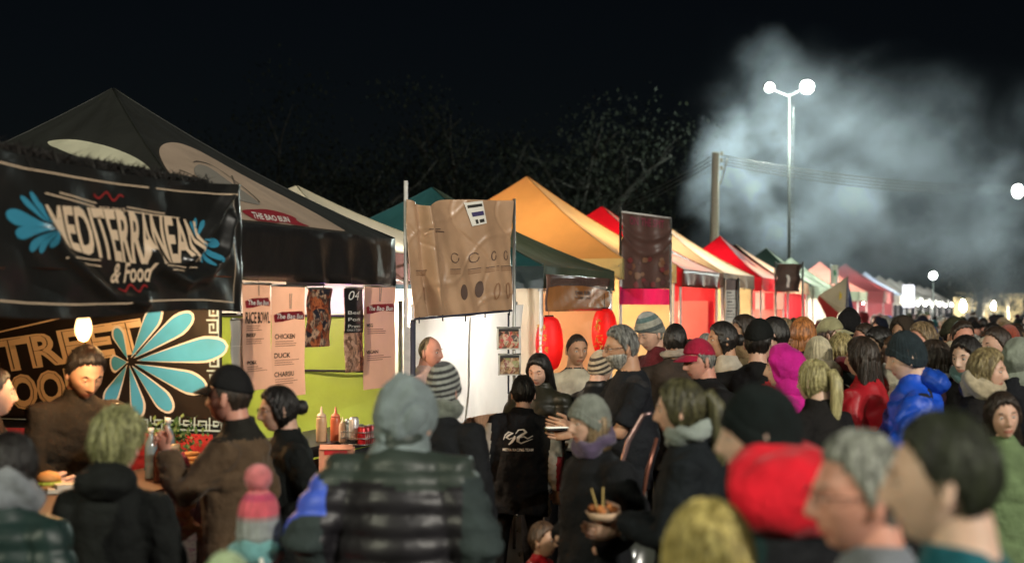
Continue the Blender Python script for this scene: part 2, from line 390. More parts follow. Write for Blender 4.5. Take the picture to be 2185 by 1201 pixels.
# ---------------- first stall: Mediterranean food, banner in front, printed cloth inside
R0 = P(500, 392, 7.8); av = np.array([AX, AY, 0]); ZT, ZB = R0[2], 1.965
L0 = R0-av*2.1; BC = [L0, R0+av*.07, np.array([*(R0+av*.07)[:2], ZB]), np.array([*L0[:2], ZB])]
BC[2] = BC[2]+av*.03; asp1 = 2.17/(ZT-ZB)
def dpoly(u, v, pts, asp):
    best = np.full(np.broadcast(u, v).shape, 9.0)
    for a, b in zip(pts[:-1], pts[1:]):
        ax, ay, bx, by = a[0]*asp, a[1], b[0]*asp, b[1]; dx, dy = bx-ax, by-ay; t = np.clip(((u*asp-ax)*dx+(v-ay)*dy)/(dx*dx+dy*dy), 0, 1)
        best = np.minimum(best, np.hypot(u*asp-ax-t*dx, v-ay-t*dy))
    return best
cv1 = [pxuv(BC, *q) for q in ((492, 398), (450, 470), (408, 540), (392, 560))]
cv2 = [pxuv(BC, *q) for q in ((315, 535), (330, 570), (360, 595), (390, 607), (430, 590), (470, 540), (490, 470))]
cv3 = [pxuv(BC, *q) for q in ((95, 480), (130, 530), (180, 580), (240, 630), (300, 650))]
def fold1(u, v):
    r = lambda pts, w, a: a*np.exp(-(dpoly(u, v, pts, asp1)/w)**2)
    d = r(cv1, .045, .055)+r(cv2, .055, .055)+r(cv3, .05, .045)+.006*np.sin(u*22+v*9)+.005*np.sin(u*37-v*14)+.010*v*np.sin(u*9+1)+.012*np.exp(-((u-.985)/.012)**2)*np.sin(v*7+1)
    return (d, .05*np.sin(u*math.pi)*0-.035*4*u*(1-u)*(1-v)**2-.02*v*np.sin(u*6))
S1 = quadS(BC, fold1)
st1 = empty('food_stall', (Q(-4.8, .9, 0)[0], Q(-4.8, .9, 0)[1], 0), 0, 'nearest food stall with dark fringed awning and orange lit ceiling at the left edge', 'stall')
BLK = mat('banner_black', (.013, .013, .012), .36, 'vinyl', coat=.6)
bn = empty('banner', (*((L0+R0)/2)[:2], ZB), 0, 'large creased black vinyl banner with cream lettering and blue flowers', 'banner')
sheet('banner_sheet', S1, 170, 80, BLK, bn, .003)
wob = lambda X: X
def warp_med(X):    # letters tallest in the middle of the word, as on the banner
    u0, u1 = X[:, 0].min(), X[:, 0].max(); return X
uA = pxuv(BC, 92, 428); uB = pxuv(BC, 98, 512); uC = pxuv(BC, 412, 470); uD = pxuv(BC, 405, 560)
def warpM(X):
    a = (X[:, 0]-0)/1.0; b = X[:, 1]; tl, bl, tr, br = map(np.array, (uA, uB, uC, uD))
    Y = (np.outer(1-a, tl)+np.outer(a, tr))*(1-b)[:, None]+(np.outer(1-a, bl)+np.outer(a, br))*b[:, None]
    Y[:, 1] += (b-.35)*.10*np.sin(np.pi*a)*1.0+.0; Y[:, 0] += (b)*.035; return Y
text('lettering', 'MEDITERRANEAN', S1, (0, 0, 1, 1), CREAM, bn, bold=.028, warp=warpM, cut=.045, off=.005)
def bx(p0, p1): a = pxuv(BC, *p0); b = pxuv(BC, *p1); return (a[0], a[1], b[0], b[1])
text('lettering', '& Food', S1, bx((236, 556), (320, 603)), CREAM, bn, bold=.018, shear=.35)
text('lettering', 'EST 2015', S1, bx((214, 430), (262, 445)), CREAM, bn, bold=.01)
for a, b in (((95, 403), (205, 431)), ((122, 401), (208, 423)), ((266, 433), (348, 450)), ((264, 441), (380, 462)), ((128, 541), (212, 549)), ((162, 556), (214, 562)), ((330, 568), (412, 576)), ((340, 578), (385, 583))):
    line2('rule_line', S1, pxuv(BC, *a), pxuv(BC, *b), .008, CREAM, bn, asp=asp1)
for ln in ([(.0, .085), (.93, .085)], [(.0, .90), (.955, .93)], [(.955, .11), (.955, .93)]):
    strokes('border_line', S1, [ln], .009, asp1, CREAM, bn)
for c, r_ in ((pxuv(BC, 232, 408), .0), (pxuv(BC, 280, 615), 0)):
    pts = []
    for i in range(25): a = i/24; pts.append((c[0]-.05+.1*a, c[1]+.03*math.sin(a*12)*(1-abs(a-.5))))
    strokes('scroll_ornament', S1, [pts], .014, asp1, DARKRED, bn)
BLUEM = mat('banner_blue', (.04, .24, .36), .4, 'flat')
for c, tips in (((102, 478), (((12, 452), 30), ((28, 495), 24), ((60, 528), 20), ((84, 532), 18), ((104, 520), 14), ((40, 412), 14), ((62, 402), 16), ((80, 425), 10))), ((412, 512), (((462, 522), 24), ((458, 560), 20), ((440, 572), 16), ((424, 565), 12), ((402, 470), 12), ((412, 462), 12), ((428, 468), 15)))):
    for tip, w in tips: poly('petal', S1, petal(pxuv(BC, *c), pxuv(BC, *tip), w*.0040, asp=asp1), BLUEM, bn, .005, .05)
for u in np.linspace(.03, .97, 9):
    p = S1(np.array([u]), np.array([.015]))[0]; MB().tube([p, p+[-.03, .03, .06]], .004, 5).build('tie_cord', INK, bn, True, True)
# awning: frame, dark shaggy edge, orange lit ceiling
FZ = mat('thatch_dark', (.012, .009, .007), .95, 'plain'); mb = MB(); rs = np.random.RandomState(2)
A0 = R0+av*(-.15)+np.array([-.09, .03, 0]); B0 = L0-av*1.2+np.array([-.12, .0, 0])
for i in range(5200):
    t = rs.rand(); h = .015+.045*t; base = A0*(1-t)+B0*t; r = rs.rand()**.7
    q = base+np.array([rs.normal()*.03, rs.normal()*.03, -.01+h*rs.uniform(-.35, 1)]); d = np.array([rs.normal()*.03, rs.normal()*.03, rs.uniform(-.07, .03)])
    w = np.array([AX, AY, 0])*.006; mb.add([q-w, q+w, q+d*1.4], [(0, 1, 2)])
tag(mb.build('thatch_fringe', [FZ], st1, False, True), kind='stuff')
MB().tube([A0+[0, 0, -.01], (A0+B0)/2+[0, 0, .0], B0+[0, 0, .0]], [.025, .035, .045], 10).build('awning_edge', FZ, st1, True, True)
ORG = mat('canvas_orange', (.55, .16, .06), .7, 'tent', tr=.15); DKC = mat('canvas_dark', (.035, .030, .028), .8, 'tent', tr=.05)
wall('ceiling_canvas', st1, Q(-7.5, -.45, 0), Q(-3.2, -.45, 0), 2.16, 2.17, ORG)
Sc = quadS([Q(-7.6, -.42, 2.26), Q(-3.2, -.42, 2.26), Q(-2.6, 2.6, 2.06), Q(-7.6, 2.6, 2.06)], lambda u, v: .02*np.sin(u*30)+.02*np.sin(v*14)); sheet('ceiling', Sc, 40, 20, ORG, st1, .004)
Sr = quadS([Q(-7.6, 2.7, 2.30), Q(-2.6, 2.7, 2.30), Q(-3.2, -.42, 2.62), Q(-7.6, -.42, 2.62)]); sheet('roof_canvas', Sr, 12, 12, DKC, st1, .004)
wall('back_wall', st1, Q(-7.5, 2.62, 0), Q(-2.6, 2.62, 0), .0, 2.05, mat('canvas_brown', (.16, .07, .035), .8, 'tent', tr=.1), 2)
wall('side_wall', st1, Q(-2.53, 2.6, 0), Q(-2.53, .02, 0), .0, 2.3, DKC, 1, .004)
for t, p in ((-7.4, -.40), (-7.4, 2.6), (-2.56, 2.55)):
    b = Q(t, p, 0); MB().tube([b, b+[0, 0, 2.3]], .025, 8).build('post', DPOLE, st1, True, True)
C2 = [Q(-2.58, 1.95, 2.16), Q(-2.58, 0.0, 2.16), Q(-2.58, 0.0, 1.275), Q(-2.58, 1.95, 1.275)]; asp2 = 1.95/.885
S2 = quadS(C2, lambda u, v: .004*np.sin(u*9)+.003*np.sin(v*7))
pc = empty('printed_banner', Q(-2.58, 1.0, 1.275), 0, 'dark printed banner reading STREET FOOD with big blue flower, behind the counter', 'banner')
sheet('banner_sheet', S2, 30, 16, mat('print_dark', (.012, .010, .009), .5, 'vinyl', coat=.1), pc, .003)
def warpS(tl, bl, tr, br):
    q = [np.array(pxuv(C2, *z)) for z in (tl, bl, tr, br)]
    def f(X):
        a, b = X[:, 0], X[:, 1]; return (np.outer(1-a, q[0])+np.outer(a, q[2]))*(1-b)[:, None]+(np.outer(1-a, q[1])+np.outer(a, q[3]))*b[:, None]
    return f
CR2 = mat('print_cream', (.74, .58, .36), .5, 'flat'); DK2 = mat('print_line', (.03, .02, .015), .5, 'flat')
wS = warpS((-62, 732), (-46, 803), (300, 678), (318, 752))
text('lettering', 'STREET', S2, (0, 0, 1, 1), CR2, pc, bold=.05, warp=wS, off=.004)
text('lettering_inline', 'STREET', S2, (.012, .05, .988, .95), DK2, pc, bold=-.040, warp=wS, off=.0065)
wF = warpS((-14, 806), (-2, 882), (185, 778), (199, 852))
text('lettering', 'FOOD', S2, (0, 0, 1, 1), CR2, pc, bold=.05, warp=wF, off=.004)
text('lettering_inline', 'FOOD', S2, (.018, .06, .982, .94), DK2, pc, bold=-.040, warp=wF, off=.0065)
strokes('border_line', S2, [[pxuv(C2, -60, 722), pxuv(C2, 300, 640)]], .012, asp2, CR2, pc, off=.004)
PB = mat('petal_blue', (.08, .42, .72), .4, 'plain', sc=5); PW = mat('petal_edge', (.75, .72, .66), .5, 'flat'); cF = pxuv(C2, 275, 772)
for tip, w in (((484, 738), 54), ((440, 828), 48), ((368, 874), 40), ((300, 886), 34), ((228, 862), 36), ((238, 776), 36), ((412, 672), 44), ((342, 655), 40), ((248, 700), 28)):
    c_ = cF
    t_ = pxuv(C2, *tip); w_ = w*.00335
    poly('petal_outline', S2, petal(c_, t_, w_, 12, .016, asp2), PW, pc, .0045, .09); poly('petal', S2, petal(c_, t_, w_, 12, 0, asp2), PB, pc, .0075, .09)
KEY = [(0, 1), (0, 0), (.8, 0), (.8, .75), (.28, .75), (.28, .38), (.5, .38)]
KB = mat('key_pattern', (.38, .55, .62), .5, 'flat'); a0 = pxuv(C2, 292, 888); a1 = pxuv(C2, 470, 908)
for i in range(6):
    k = .052; u0 = a0[0]+i*k*1.02; strokes('greek_key', S2, [[(u0+x*k, a0[1]+(1-y)*.082) for x, y in KEY]+[(u0+k*.95, a0[1]+.082*1)] if False else [(u0+x*k, a0[1]+(1-y)*.082) for x, y in KEY], [(u0, a0[1]+.082), (u0-.2*k, a0[1]+.082)]], .012, asp2, KB, pc, .004)
for i in range(6):
    v0 = .04+i*.115; strokes('greek_key', S2, [[(.955+(1-y)*.036, v0+x*.105) for x, y in KEY]], .012, asp2, KB, pc, .004)
strokes('border_line', S2, [[(.0, .985), (.995, .985), (.995, .01)]], .006, asp2, KB, pc, off=.004)
# counter of the first stall
WOODD = mat('wood_dark', (.09, .045, .025), .6, 'plain'); ct = empty('counter', Q(-4.6, -.2, 0), 0, 'dark red draped serving counter of the nearest stall', 'counter')
ang = math.atan2(AY, AX)
c = Q(-5.0, -.12, 0); mb = MB(); mb.box((c[0], c[1], 1.06), (4.7, .62, .04), ang); mb.build('counter_top', WOODD, ct, False, True)
wall('counter_cloth', ct, Q(-7.3, -.44, 0), Q(-2.7, -.44, 0), .05, 1.04, mat('cloth_maroon', (.16, .015, .02), .8, 'cloth'), 3, .02, 40)
wall('backing_cloth', ct, Q(-2.66, 1.9, 0), Q(-2.66, .0, 0), .05, 1.24, mat('cloth_red2', (.30, .02, .02), .8, 'cloth'), 1, .012)
c = Q(-2.95, .95, 0); mb = MB(); mb.box((c[0], c[1], .96), (.55, 1.9, .04), ang); mb.build('side_shelf', WOODD, ct, False, True)
lamp('second bulb of the nearest stall, higher up behind the black banner', P(300, 628, 7.95), 36, (1.0, .56, .24), 3.2, .04, .04, None, .05)
lamp('bare glowing bulb hanging just under the black banner, above the vendor', P(178, 694, 7.2), 16, (1.0, .60, .27), 3.2, .05, .045, None, .22)

# things on the first counter
GLS = mat('bottle_clear', (.16, .22, .25), .08, 'vinyl', coat=1); 
def bottle(px, py, Y, h, r_, m, capm, label, group='bottles on the nearest counter'):
    p = P(px, py, Y); rt = empty('bottle', p, 0, label, 'bottle', group)
    MB().lathe([(.002, 0), (r_*.95, 0), (r_, .006), (r_, h*.30), (r_*.93, h*.33), (r_, h*.36), (r_, h*.62), (r_*.75, h*.74), (r_*.38, h*.84), (r_*.36, h*.92), (.002, h*.92)], n=18).build('bottle_body', m, rt, True)
    MB().lathe([(.002, h*.91), (r_*.44, h*.91), (r_*.44, h), (.002, h)], n=14).build('bottle_cap', capm, rt, True); return rt
Yc = 7.75; zt = lambda px, Y: 655+(2-1.085)*F/Y
bottle(322, zt(0, 7.6), 7.6, .27, .034, GLS, WHITE, 'clear water bottle with white cap, left of the two on the counter')
bottle(359, zt(0, 7.9), 7.9, .30, .036, GLS, WHITE, 'clear water bottle with white cap, right of the two on the counter')
bottle(340, zt(0, 7.45), 7.45, .21, .030, mat('sauce_brown', (.05, .015, .01), .2, 'vinyl'), mat('cap_silver', (.5, .5, .5), .3, 'metal'), 'dark brown sauce bottle between the water bottles')
def jar(px, Y, h, r_, m, lidm, label, nm='sauce_jar', cat='jar'):
    p = P(px, zt(0, Y), Y); rt = empty(nm, p, 0, label, cat); MB().lathe([(.002, 0), (r_, 0), (r_, h*.85), (r_*.9, h*.9), (.002, h*.9)], n=18).build('jar_body', m, rt, True); MB().lathe([(.002, h*.88), (r_*.95, h*.88), (r_*.95, h), (.002, h)], n=16).build('lid', lidm, rt, True)
jar(366, 7.4, .20, .042, mat('jar_orange', (.62, .16, .04), .4, 'plain'), mat('lid_tan', (.5, .35, .2), .5, 'plain'), 'tall orange jar on the counter beside the brown bottle')
jar(383, 7.3, .17, .030, mat('jar_dark', (.08, .02, .02), .3, 'plain'), mat('lid_red', (.5, .02, .03), .4, 'plain'), 'small dark jar with red lid above the patterned child')
p = P(412, zt(0, 7.6), 7.6); rt = empty('bread_tray', p, ang, 'tray of flat golden bread at the end of the nearest counter', 'tray'); MB().box((0, 0, .012), (.24, .18, .02)).build('tray_base', STEEL, rt)
rs = np.random.RandomState(9)
for i in range(6): MB().lathe([(.002, 0), (.05, 0), (.058, .008), (.05, .018), (.002, .02)], (rs.normal()*.03, rs.normal()*.02, .024+i*.019), 14).build('flatbread', mat('bread', (.55, .28, .10), .8, 'plain'), rt, True)
p = P(372, zt(0, 8.1), 8.1); rt = empty('potted_herb', p, 0, 'bushy green herb pot behind the water bottles', 'herb'); MB().lathe([(.002, 0), (.05, 0), (.065, .10), (.002, .10)], n=14).build('pot', mat('pot_brown', (.2, .07, .04), .7, 'plain'), rt, True)
V = []; Fc = []
for i in range(420):
    q = np.array([rs.normal()*.07, rs.normal()*.06, .17+rs.normal()*.05]); d = rs.normal(size=3); d[2] += .6; d /= np.linalg.norm(d); a, b = frame(d); l = rs.uniform(.02, .045); k = len(V); V += [q, q+d*l*.5+a*l*.3, q+d*l, q+d*l*.5-a*l*.3]; Fc.append((k, k+1, k+2, k+3))
tag(mesh('leaves', V, Fc, mat('herb_leaf', (.05, .12, .03), .6, 'flat'), rt), kind='stuff')
p = P(104, 1012, 7.1); rt = empty('filled_roll', (p[0], p[1], 1.085), 0, 'orange and yellow filled roll being made beside the vendor\'s hands', 'food')
MB().lathe([(.002, 0), (.05, .0), (.06, .02), (.055, .03), (.002, .032)], n=16).build('bun_base', mat('bun', (.6, .28, .08), .7, 'plain'), rt, True); MB().lathe([(.002, .05), (.058, .05), (.06, .065), (.04, .09), (.002, .1)], n=16).build('bun_top', mat('bun', (.6, .28, .08), .7, 'plain'), rt, True); MB().lathe([(.03, .03), (.066, .034), (.062, .046), (.03, .05)], n=11).build('salad', mat('salad', (.45, .5, .05), .6, 'plain'), rt)
p = P(138, 1040, 7.05); rt = empty('napkin_tray', (p[0], p[1], 1.085), .3, 'small pale tray with napkins in front of the vendor', 'tray'); MB().box((0, 0, .01), (.16, .12, .02)).box((.01, 0, .03), (.11, .1, .02), .2).build('tray_body', mat('paper_white', (.62, .56, .45), .8, 'plain'), rt)

# ---------------- second stall: black tent with pale printed bowl
BKT = mat('tent_black', (.020, .022, .020), .55, 'tent', tr=.04, tc=(.02, .02, .02)); BKV = mat('tent_black_valance', (.014, .013, .013), .42, 'vinyl', coat=.12)
tn2, TS2 = tent('black tent with large pale egg-shaped prints and peach menus', -2.75, 0, 0, 3.2, 3.57, 2.525, .36, BKT, BKV, pinch=.68, n=26, skip=1, hip=.065, cen=-.03)
c1 = [Q(-2.75, 0, 2.525), Q(0, 0, 2.525), Q(-1.375, 1.6, 3.57)]
def triuv(A, B, C, px, py):
    d = np.array([(px-CX)/F, 1, -(py-HY)/F]); s_ = np.linalg.solve(np.column_stack([A-C, B-C, -d]), np.array([0, 0, CZ])-C); v = s_[0]+s_[1]; return s_[1]/v, v
T1 = lambda px, py: invuv(TS2[1], triuv(Q(-2.75, 0, 2.525), Q(0, 0, 2.525), Q(-1.375, 1.6, 3.57), px, py), px, py)
T0 = lambda px, py: invuv(TS2[0], triuv(Q(-2.75, 3.2, 2.525), Q(-2.75, 0, 2.525), Q(-1.375, 1.6, 3.57), px, py), px, py)
PEACH = mat('tent_print_peachlit', (.86, .66, .50), .6, 'tent', tr=.5, tc=(.8, .55, .4)); PALE = mat('tent_pale', (.68, .66, .50), .6, 'tent', tr=.2)  # white print; warm light on the front one is put into its peach tone
def invuv(Sf, g, px, py):
    u, v = g; e = 1e-3
    pr = lambda a, b: (lambda p: np.array([CX+p[0]/p[1]*F, HY-(p[2]-CZ)/p[1]*F]))(Sf(np.array([a]), np.array([b]))[0])
    for _ in range(12):
        f = pr(u, v)-np.array([px, py]); Jm = np.column_stack([(pr(u+e, v)-pr(u-e, v))/(2*e), (pr(u, v+e)-pr(u, v-e))/(2*e)])
        try: d = np.linalg.solve(Jm, f)
        except np.linalg.LinAlgError: break
        d = np.clip(d, -.08, .08); u, v = min(max(u-d[0], .0), 1.), min(max(v-d[1], .02), 1.)
    return u, v
def clampuv(q): return (min(max(q[0], .015), .985), min(max(q[1], .02), .985))
def chaikin(pts, closed=True):
    for _ in range(2):
        n = len(pts); q = []
        for i in range(n if closed else n-1):
            a, b = np.array(pts[i], float), np.array(pts[(i+1) % n], float); q += [a*.75+b*.25, a*.25+b*.75]
        pts = q
    return [tuple(p) for p in pts]
def pxpoly(fn, pts): return [clampuv(fn(*p)) for p in pts]
egg = [(337, 325), (345, 309), (372, 304), (410, 316), (455, 340), (500, 366), (560, 398), (620, 428), (690, 466), (764, 511), (700, 509), (640, 500), (570, 484), (515, 474), (480, 470), (440, 470), (400, 440), (370, 395), (345, 345)]
poly('printed_bowl', TS2[1], pxpoly(T1, chaikin(egg)), PEACH, tn2, .006, .05)
egg2 = [(92, 306), (125, 299), (170, 300), (225, 312), (275, 330), (310, 350), (330, 372), (300, 376), (250, 370), (200, 350), (150, 330)]
poly('printed_bowl', TS2[0], pxpoly(T0, chaikin(egg2)), PALE, tn2, .006, .05)
hat_ = [(412, 360), (425, 352), (450, 362), (480, 385), (520, 412), (545, 430), (558, 441), (530, 436), (500, 428), (470, 410), (440, 395), (415, 378)]
poly('printed_motif', TS2[1], pxpoly(T1, chaikin(hat_)), GREYI, tn2, .010, .05)
for ln in ([(408, 352), (420, 345), (455, 356), (500, 388), (540, 420), (560, 442)], [(405, 360), (430, 385), (450, 400)], [(372, 362), (400, 372), (440, 392)]):
    strokes('printed_line', TS2[1], [pxpoly(T1, chaikin(ln, False))], .006, 1.6, INK, tn2, .010)
logo = [(509, 451), (545, 449), (568, 449), (600, 456), (632, 468), (630, 474), (668, 489), (640, 487), (608, 477), (585, 479), (560, 480), (530, 465)]
poly('printed_logo', TS2[1], pxpoly(T1, chaikin(logo)), REDL, tn2, .010, .05)
q0 = [np.array(T1(*z)) for z in ((534, 455), (540, 470), (612, 466), (618, 478))]
text('lettering', 'THE BAO BUN', TS2[1], (0, 0, 1, 1), WHITE, tn2, bold=.02, off=.012, warp=lambda X: (np.outer(1-X[:, 0], q0[0])+np.outer(X[:, 0], q0[2]))*(1-X[:, 1])[:, None]+(np.outer(1-X[:, 0], q0[1])+np.outer(X[:, 0], q0[3]))*X[:, 1][:, None])
LIME = mat('wall_lime', (.27, .36, .045), .75, 'tent', tr=.1); wall('side_wall', tn2, Q(.02, 3.1, 0), Q(.02, .02, 0), 0, 1.93, LIME, 4, .02, 30)
Sw = wall('side_wall_top', tn2, Q(.0, 3.1, 0), Q(.0, .02, 0), 1.95, 2.5, mat('wall_white_top', (.6, .56, .5), .7, 'tent'), 2, .006)
wall('back_wall', tn2, Q(-2.7, 3.15, 0), Q(-.05, 3.15, 0), 0, 2.5, LIME, 3, .02)
for z in (1.50, 1.93): b0 = Q(-.03, 3.0, z); b1 = Q(-.03, .05, z); MB().tube([b0, b1], .010, 6).build('wall_rail', INK, tn2, True, True)
lamp('warm bulb under the black tent roof', Q(-1.5, 1.0, 2.32), 75, (1.0, .74, .50), 30)
lamp('small purple lamp glowing behind the hanging menus', P(690, 645, 10.9), 3, (.35, .12, 1.0), 12, .03, .03, None, .05)
# hanging menus
MG = 'peach cloth menus hanging from the black valance'; MEN = mat('menu_peach', (.72, .42, .30), .7, 'tent', tr=.2, tc=(.8, .5, .38))
def hang(label, name, pxl, pxr, y0, y1, Yl, mats, seed=0, Yr=None, cat='menu', group=None, amp=.006, curl=0):
    Yr = Yr or Yl; a, b = P(pxl, y0, Yl), P(pxr, y0, Yr); zb = P(pxl, y1, Yl)[2]; b[2] = a[2]
    cc = [a, b, np.array([b[0], b[1], zb]), np.array([a[0], a[1], zb])]
    root = empty(name, (*((a+b)/2)[:2], zb), 0, label, cat, group)
    Sf = quadS(cc, lambda u, v: amp*(np.sin(u*7+seed+v*2)+.5*np.sin(v*11+seed))+curl*v*v*np.exp(-((u-.9)/.12)**2)); sheet('sheet', Sf, 12, 24, mats, root, .003)
    MB().tube([a+[0, 0, .004], b+[0, 0, .004]], .008, 6).build('top_rod', STEEL, root, True, True); return root, Sf
def fl(px, p=-.03):    # distance of the front line where the column px crosses it
    k = (px-CX)/F; ox, oy = OX-AY*p, OY+AX*p; return oy+AY*((k*oy-ox)/(AX-k*AY))
FINE = mat('fine_print', (.20, .10, .07), .7, 'flat')
def menu(label, pxl, pxr, y0, y1, words, rod, seed, logo_v, curl=0):
    root, Sf = hang(label, 'menu_banner', pxl, pxr, y0, y1, fl(pxl), MEN, seed, fl(pxr), 'menu', MG, curl=curl)
    strokes('chopsticks_print', Sf, [[(.5, logo_v-.19), (.5, logo_v-.06)], [(.55, logo_v-.19), (.53, logo_v-.06)]], .010, .55, GREYI, root)
    lg = [(.06, logo_v), (.3, logo_v-.028), (.9, logo_v-.035), (.97, logo_v+.01), (.94, logo_v+.045), (.6, logo_v+.035), (.3, logo_v+.06), (.08, logo_v+.065)]
    poly('red_logo', Sf, lg, REDL, root); text('lettering', 'The Bao Bun', Sf, (.14, logo_v-.01, .9, logo_v+.035), WHITE, root, bold=.015, shear=.2, off=.008)
    for w, u0, u1, v0, h in words: text('lettering', w, Sf, (u0, v0, u1, v0+h), INK, root, bold=.02, off=.005)
    ls = []; rs = np.random.RandomState(seed)
    for w, u0, u1, v0, h in words:
        for k in range(3):
            v = v0+h+.022+k*.020
            if v < .97: ls.append([(.1, v), (.1+rs.uniform(.4, .75), v)])
    strokes('fine_print', Sf, ls, .006, .55, FINE, root)
    return root, Sf
menu('peach cloth menu reading RICE BOWL, leftmost of the menus under the black tent', 519, 578, 606, 835, [('RICE BOWL', .06, .95, .26, .11), ('BEEF', .1, .4, .46, .035), ('PORK', .1, .45, .72, .035)], 0, 11, .16)
menu('peach cloth menu with the largest red logo, second from the left under the black tent', 580, 652, 610, 850, [('CHICKEN', .08, .62, .43, .045), ('DUCK', .08, .5, .60, .045), ('CHARSIU', .08, .62, .77, .045)], 0, 22, .26)
menu('peach cloth menu with a curled white right edge beside the corner post', 776, 842, 611, 832, [('MSG', .08, .30, .36, .035), ('VEGAN', .06, .44, .62, .035)], 0, 33, .20, .03)
r_, Sf = hang('dark photo banner of roasted food hanging under the purple lamp', 'photo_banner', 654, 707, 616, 741, fl(654)+.1, mat('photo_food_a', (.3, .1, .05), .5, 'food', sc=17, cols=[(.01, .01, .012), (.16, .03, .015), (.5, .14, .05), (.03, .02, .02), (.6, .38, .25), (.02, .02, .03)]), 2, fl(707)+.1, 'banner', None, .012)
r_, Sf = hang('narrow black banner with white price list above a food photo', 'photo_banner', 737, 775, 615, 795, fl(737)+.1, mat('photo_food_b', (.3, .12, .06), .5, 'food', sc=30, cols=[(.10, .05, .03), (.42, .22, .14), (.62, .38, .27), (.16, .08, .05)]), 4, fl(775)+.1, 'banner', None, .008)
poly('black_field', Sf, [(.0, .0), (1, 0), (1, .53), (0, .53)], mat('print_black', (.012, .012, .013), .5, 'flat'), r_, .004)
text('lettering', '04', Sf, (.18, .03, .72, .14), WHITE, r_, shear=.3, off=.008)
for i, w in enumerate(('Beef', 'Pork', 'Prawn')): text('lettering', w, Sf, (.12, .27+i*.08, .8, .31+i*.08), WHITE, r_, off=.008)
text('lettering', 'ONLY TODAY', Sf, (.08, .485, .92, .51), WHITE, r_, off=.008)
r_, Sf = hang('grey plastic notice sheet beside the blue flower banner', 'notice_sheet', 494, 534, 682, 805, fl(494, .0), mat('plastic_grey', (.42, .40, .36), .35, 'vinyl'), 5, fl(534, .0), 'sign')
line2('crease', Sf, (0, .46), (1, .46), .006, WHITE, r_, asp=.5)
# counter of the second stall and what stands on it
ct2 = empty('counter', Q(-1.2, .1, 0), 0, 'black counter under the lime green wall', 'counter')
c = Q(-1.3, .12, 0); MB().box((c[0], c[1], 1.05), (2.5, .6, .07), ang).build('counter_top', mat('counter_black', (.015, .015, .016), .4, 'plain'), ct2, False, True)
wall('counter_cloth', ct2, Q(-2.5, -.2, 0), Q(-.05, -.2, 0), .03, 1.01, mat('cloth_black', (.014, .014, .016), .8, 'cloth'), 3, .02, 30)
SG = 'squeeze bottles on the black counter'
def squeeze(px, ybase, Y, h, col, label, cap):
    p = P(px, ybase, Y); k = h/.24; root = empty('squeeze_bottle', p, 0, label, 'bottle', SG)
    MB().lathe([(.003, 0), (.034*k, 0), (.037*k, .006*k), (.037*k, .15*k), (.034*k, .165*k), (.03*k, .172*k)], (0, 0, 0), 18).build('bottle_body', mat('sauce_%d' % px, col, .35, 'plain'), root, True)
    MB().lathe([(.032*k, .170*k), (.033*k, .178*k), (.026*k, .190*k), (.010*k, .2*k), (.0045*k, .243*k), (.001, .245*k)], (0, 0, 0), 16).build('nozzle_cap', mat('cap_%d' % px, cap, .4, 'plain'), root, True)
zc = 1.086
def Yat(py, z): return (CZ-z)*F/(py-HY)
Yb = Yat(942, zc)
squeeze(686, 942, Yb, .235, (.62, .38, .22), 'large pale mayonnaise squeeze bottle, left of the three', (.7, .5, .35))
squeeze(716, 942, Yb+.1, .235, (.62, .14, .06), 'large orange chilli sauce squeeze bottle, in the middle', (.6, .16, .08))
squeeze(731, 943, Yb-.1, .165, (.66, .48, .36), 'small pinkish squeeze bottle standing in front of the orange one', (.7, .55, .4))
p = P(741, 935, Yb+.25); p[2] = zc; rt = empty('salt_shaker', p, 0, 'small clear shaker with metal lid behind the squeeze bottles', 'shaker')
MB().lathe([(.003, 0), (.022, 0), (.02, .09), (.016, .1)], n=12).build('shaker_body', mat('glass_grey', (.3, .32, .28), .15, 'vinyl'), rt, True); MB().lathe([(.018, .1), (.02, .105), (.018, .13), (.003, .138)], n=12).build('lid', STEEL, rt, True)
p = P(719, 1000, Yb-.42); rt = empty('cardboard_box', p, ang-R(70), 'salmon cardboard box with a red label below the black counter edge', 'box')
CB = mat('cardboard', (.62, .30, .20), .8, 'plain')
MB().box((0, 0, .06), (.22, .12, .16)).build('box_body', CB, rt); MB().box((0, -.062, .115), (.15, .004, .035)).build('label', mat('label_red', (.55, .02, .03), .6, 'flat'), rt); MB().box((.0, -.05, .145), (.21, .06, .006), rot=Matrix.Rotation(R(25), 3, 'X')).build('flap', CB, rt)
p = Q(-1.0, -.33, .0); st_ = P(719, 1012, Yb-.42); MB_ = MB(); b_ = empty('side_table', (st_[0], st_[1], 0), ang-R(70), 'small black shelf table in front of the black counter', 'table')
MB().box((0, 0, st_[2]+.012), (.5, .22, .02)).build('table_top', mat('counter_black', (.015, .015, .016), .4, 'plain'), b_)
for sx in (-1, 1):
    for sy in (-1, 1): MB().box((sx*.22, sy*.09, (st_[2])/2), (.025, .025, st_[2])).build('leg', STEEL, b_)
p = P(771, 972, Yb-.2); rt = empty('drink_basket', (p[0], p[1], zc-.0), ang, 'wire basket of red drink cans at the right end of the counter', 'basket')
mb = MB()
for i in range(8):
    for zz in (0.01, .05, .09): pass
for zz in (.01, .05, .09): mb.tube([(-.12, -.09, zz), (.12, -.09, zz), (.12, .09, zz), (-.12, .09, zz), (-.12, -.09, zz)], .003, 4)
for i in range(9):
    for sy in (-1, 1): mb.tube([(-.12+.03*i, sy*.09, 0), (-.12+.03*i, sy*.09, .095)], .0025, 4)
mb.build('wire_frame', STEEL, rt, True)
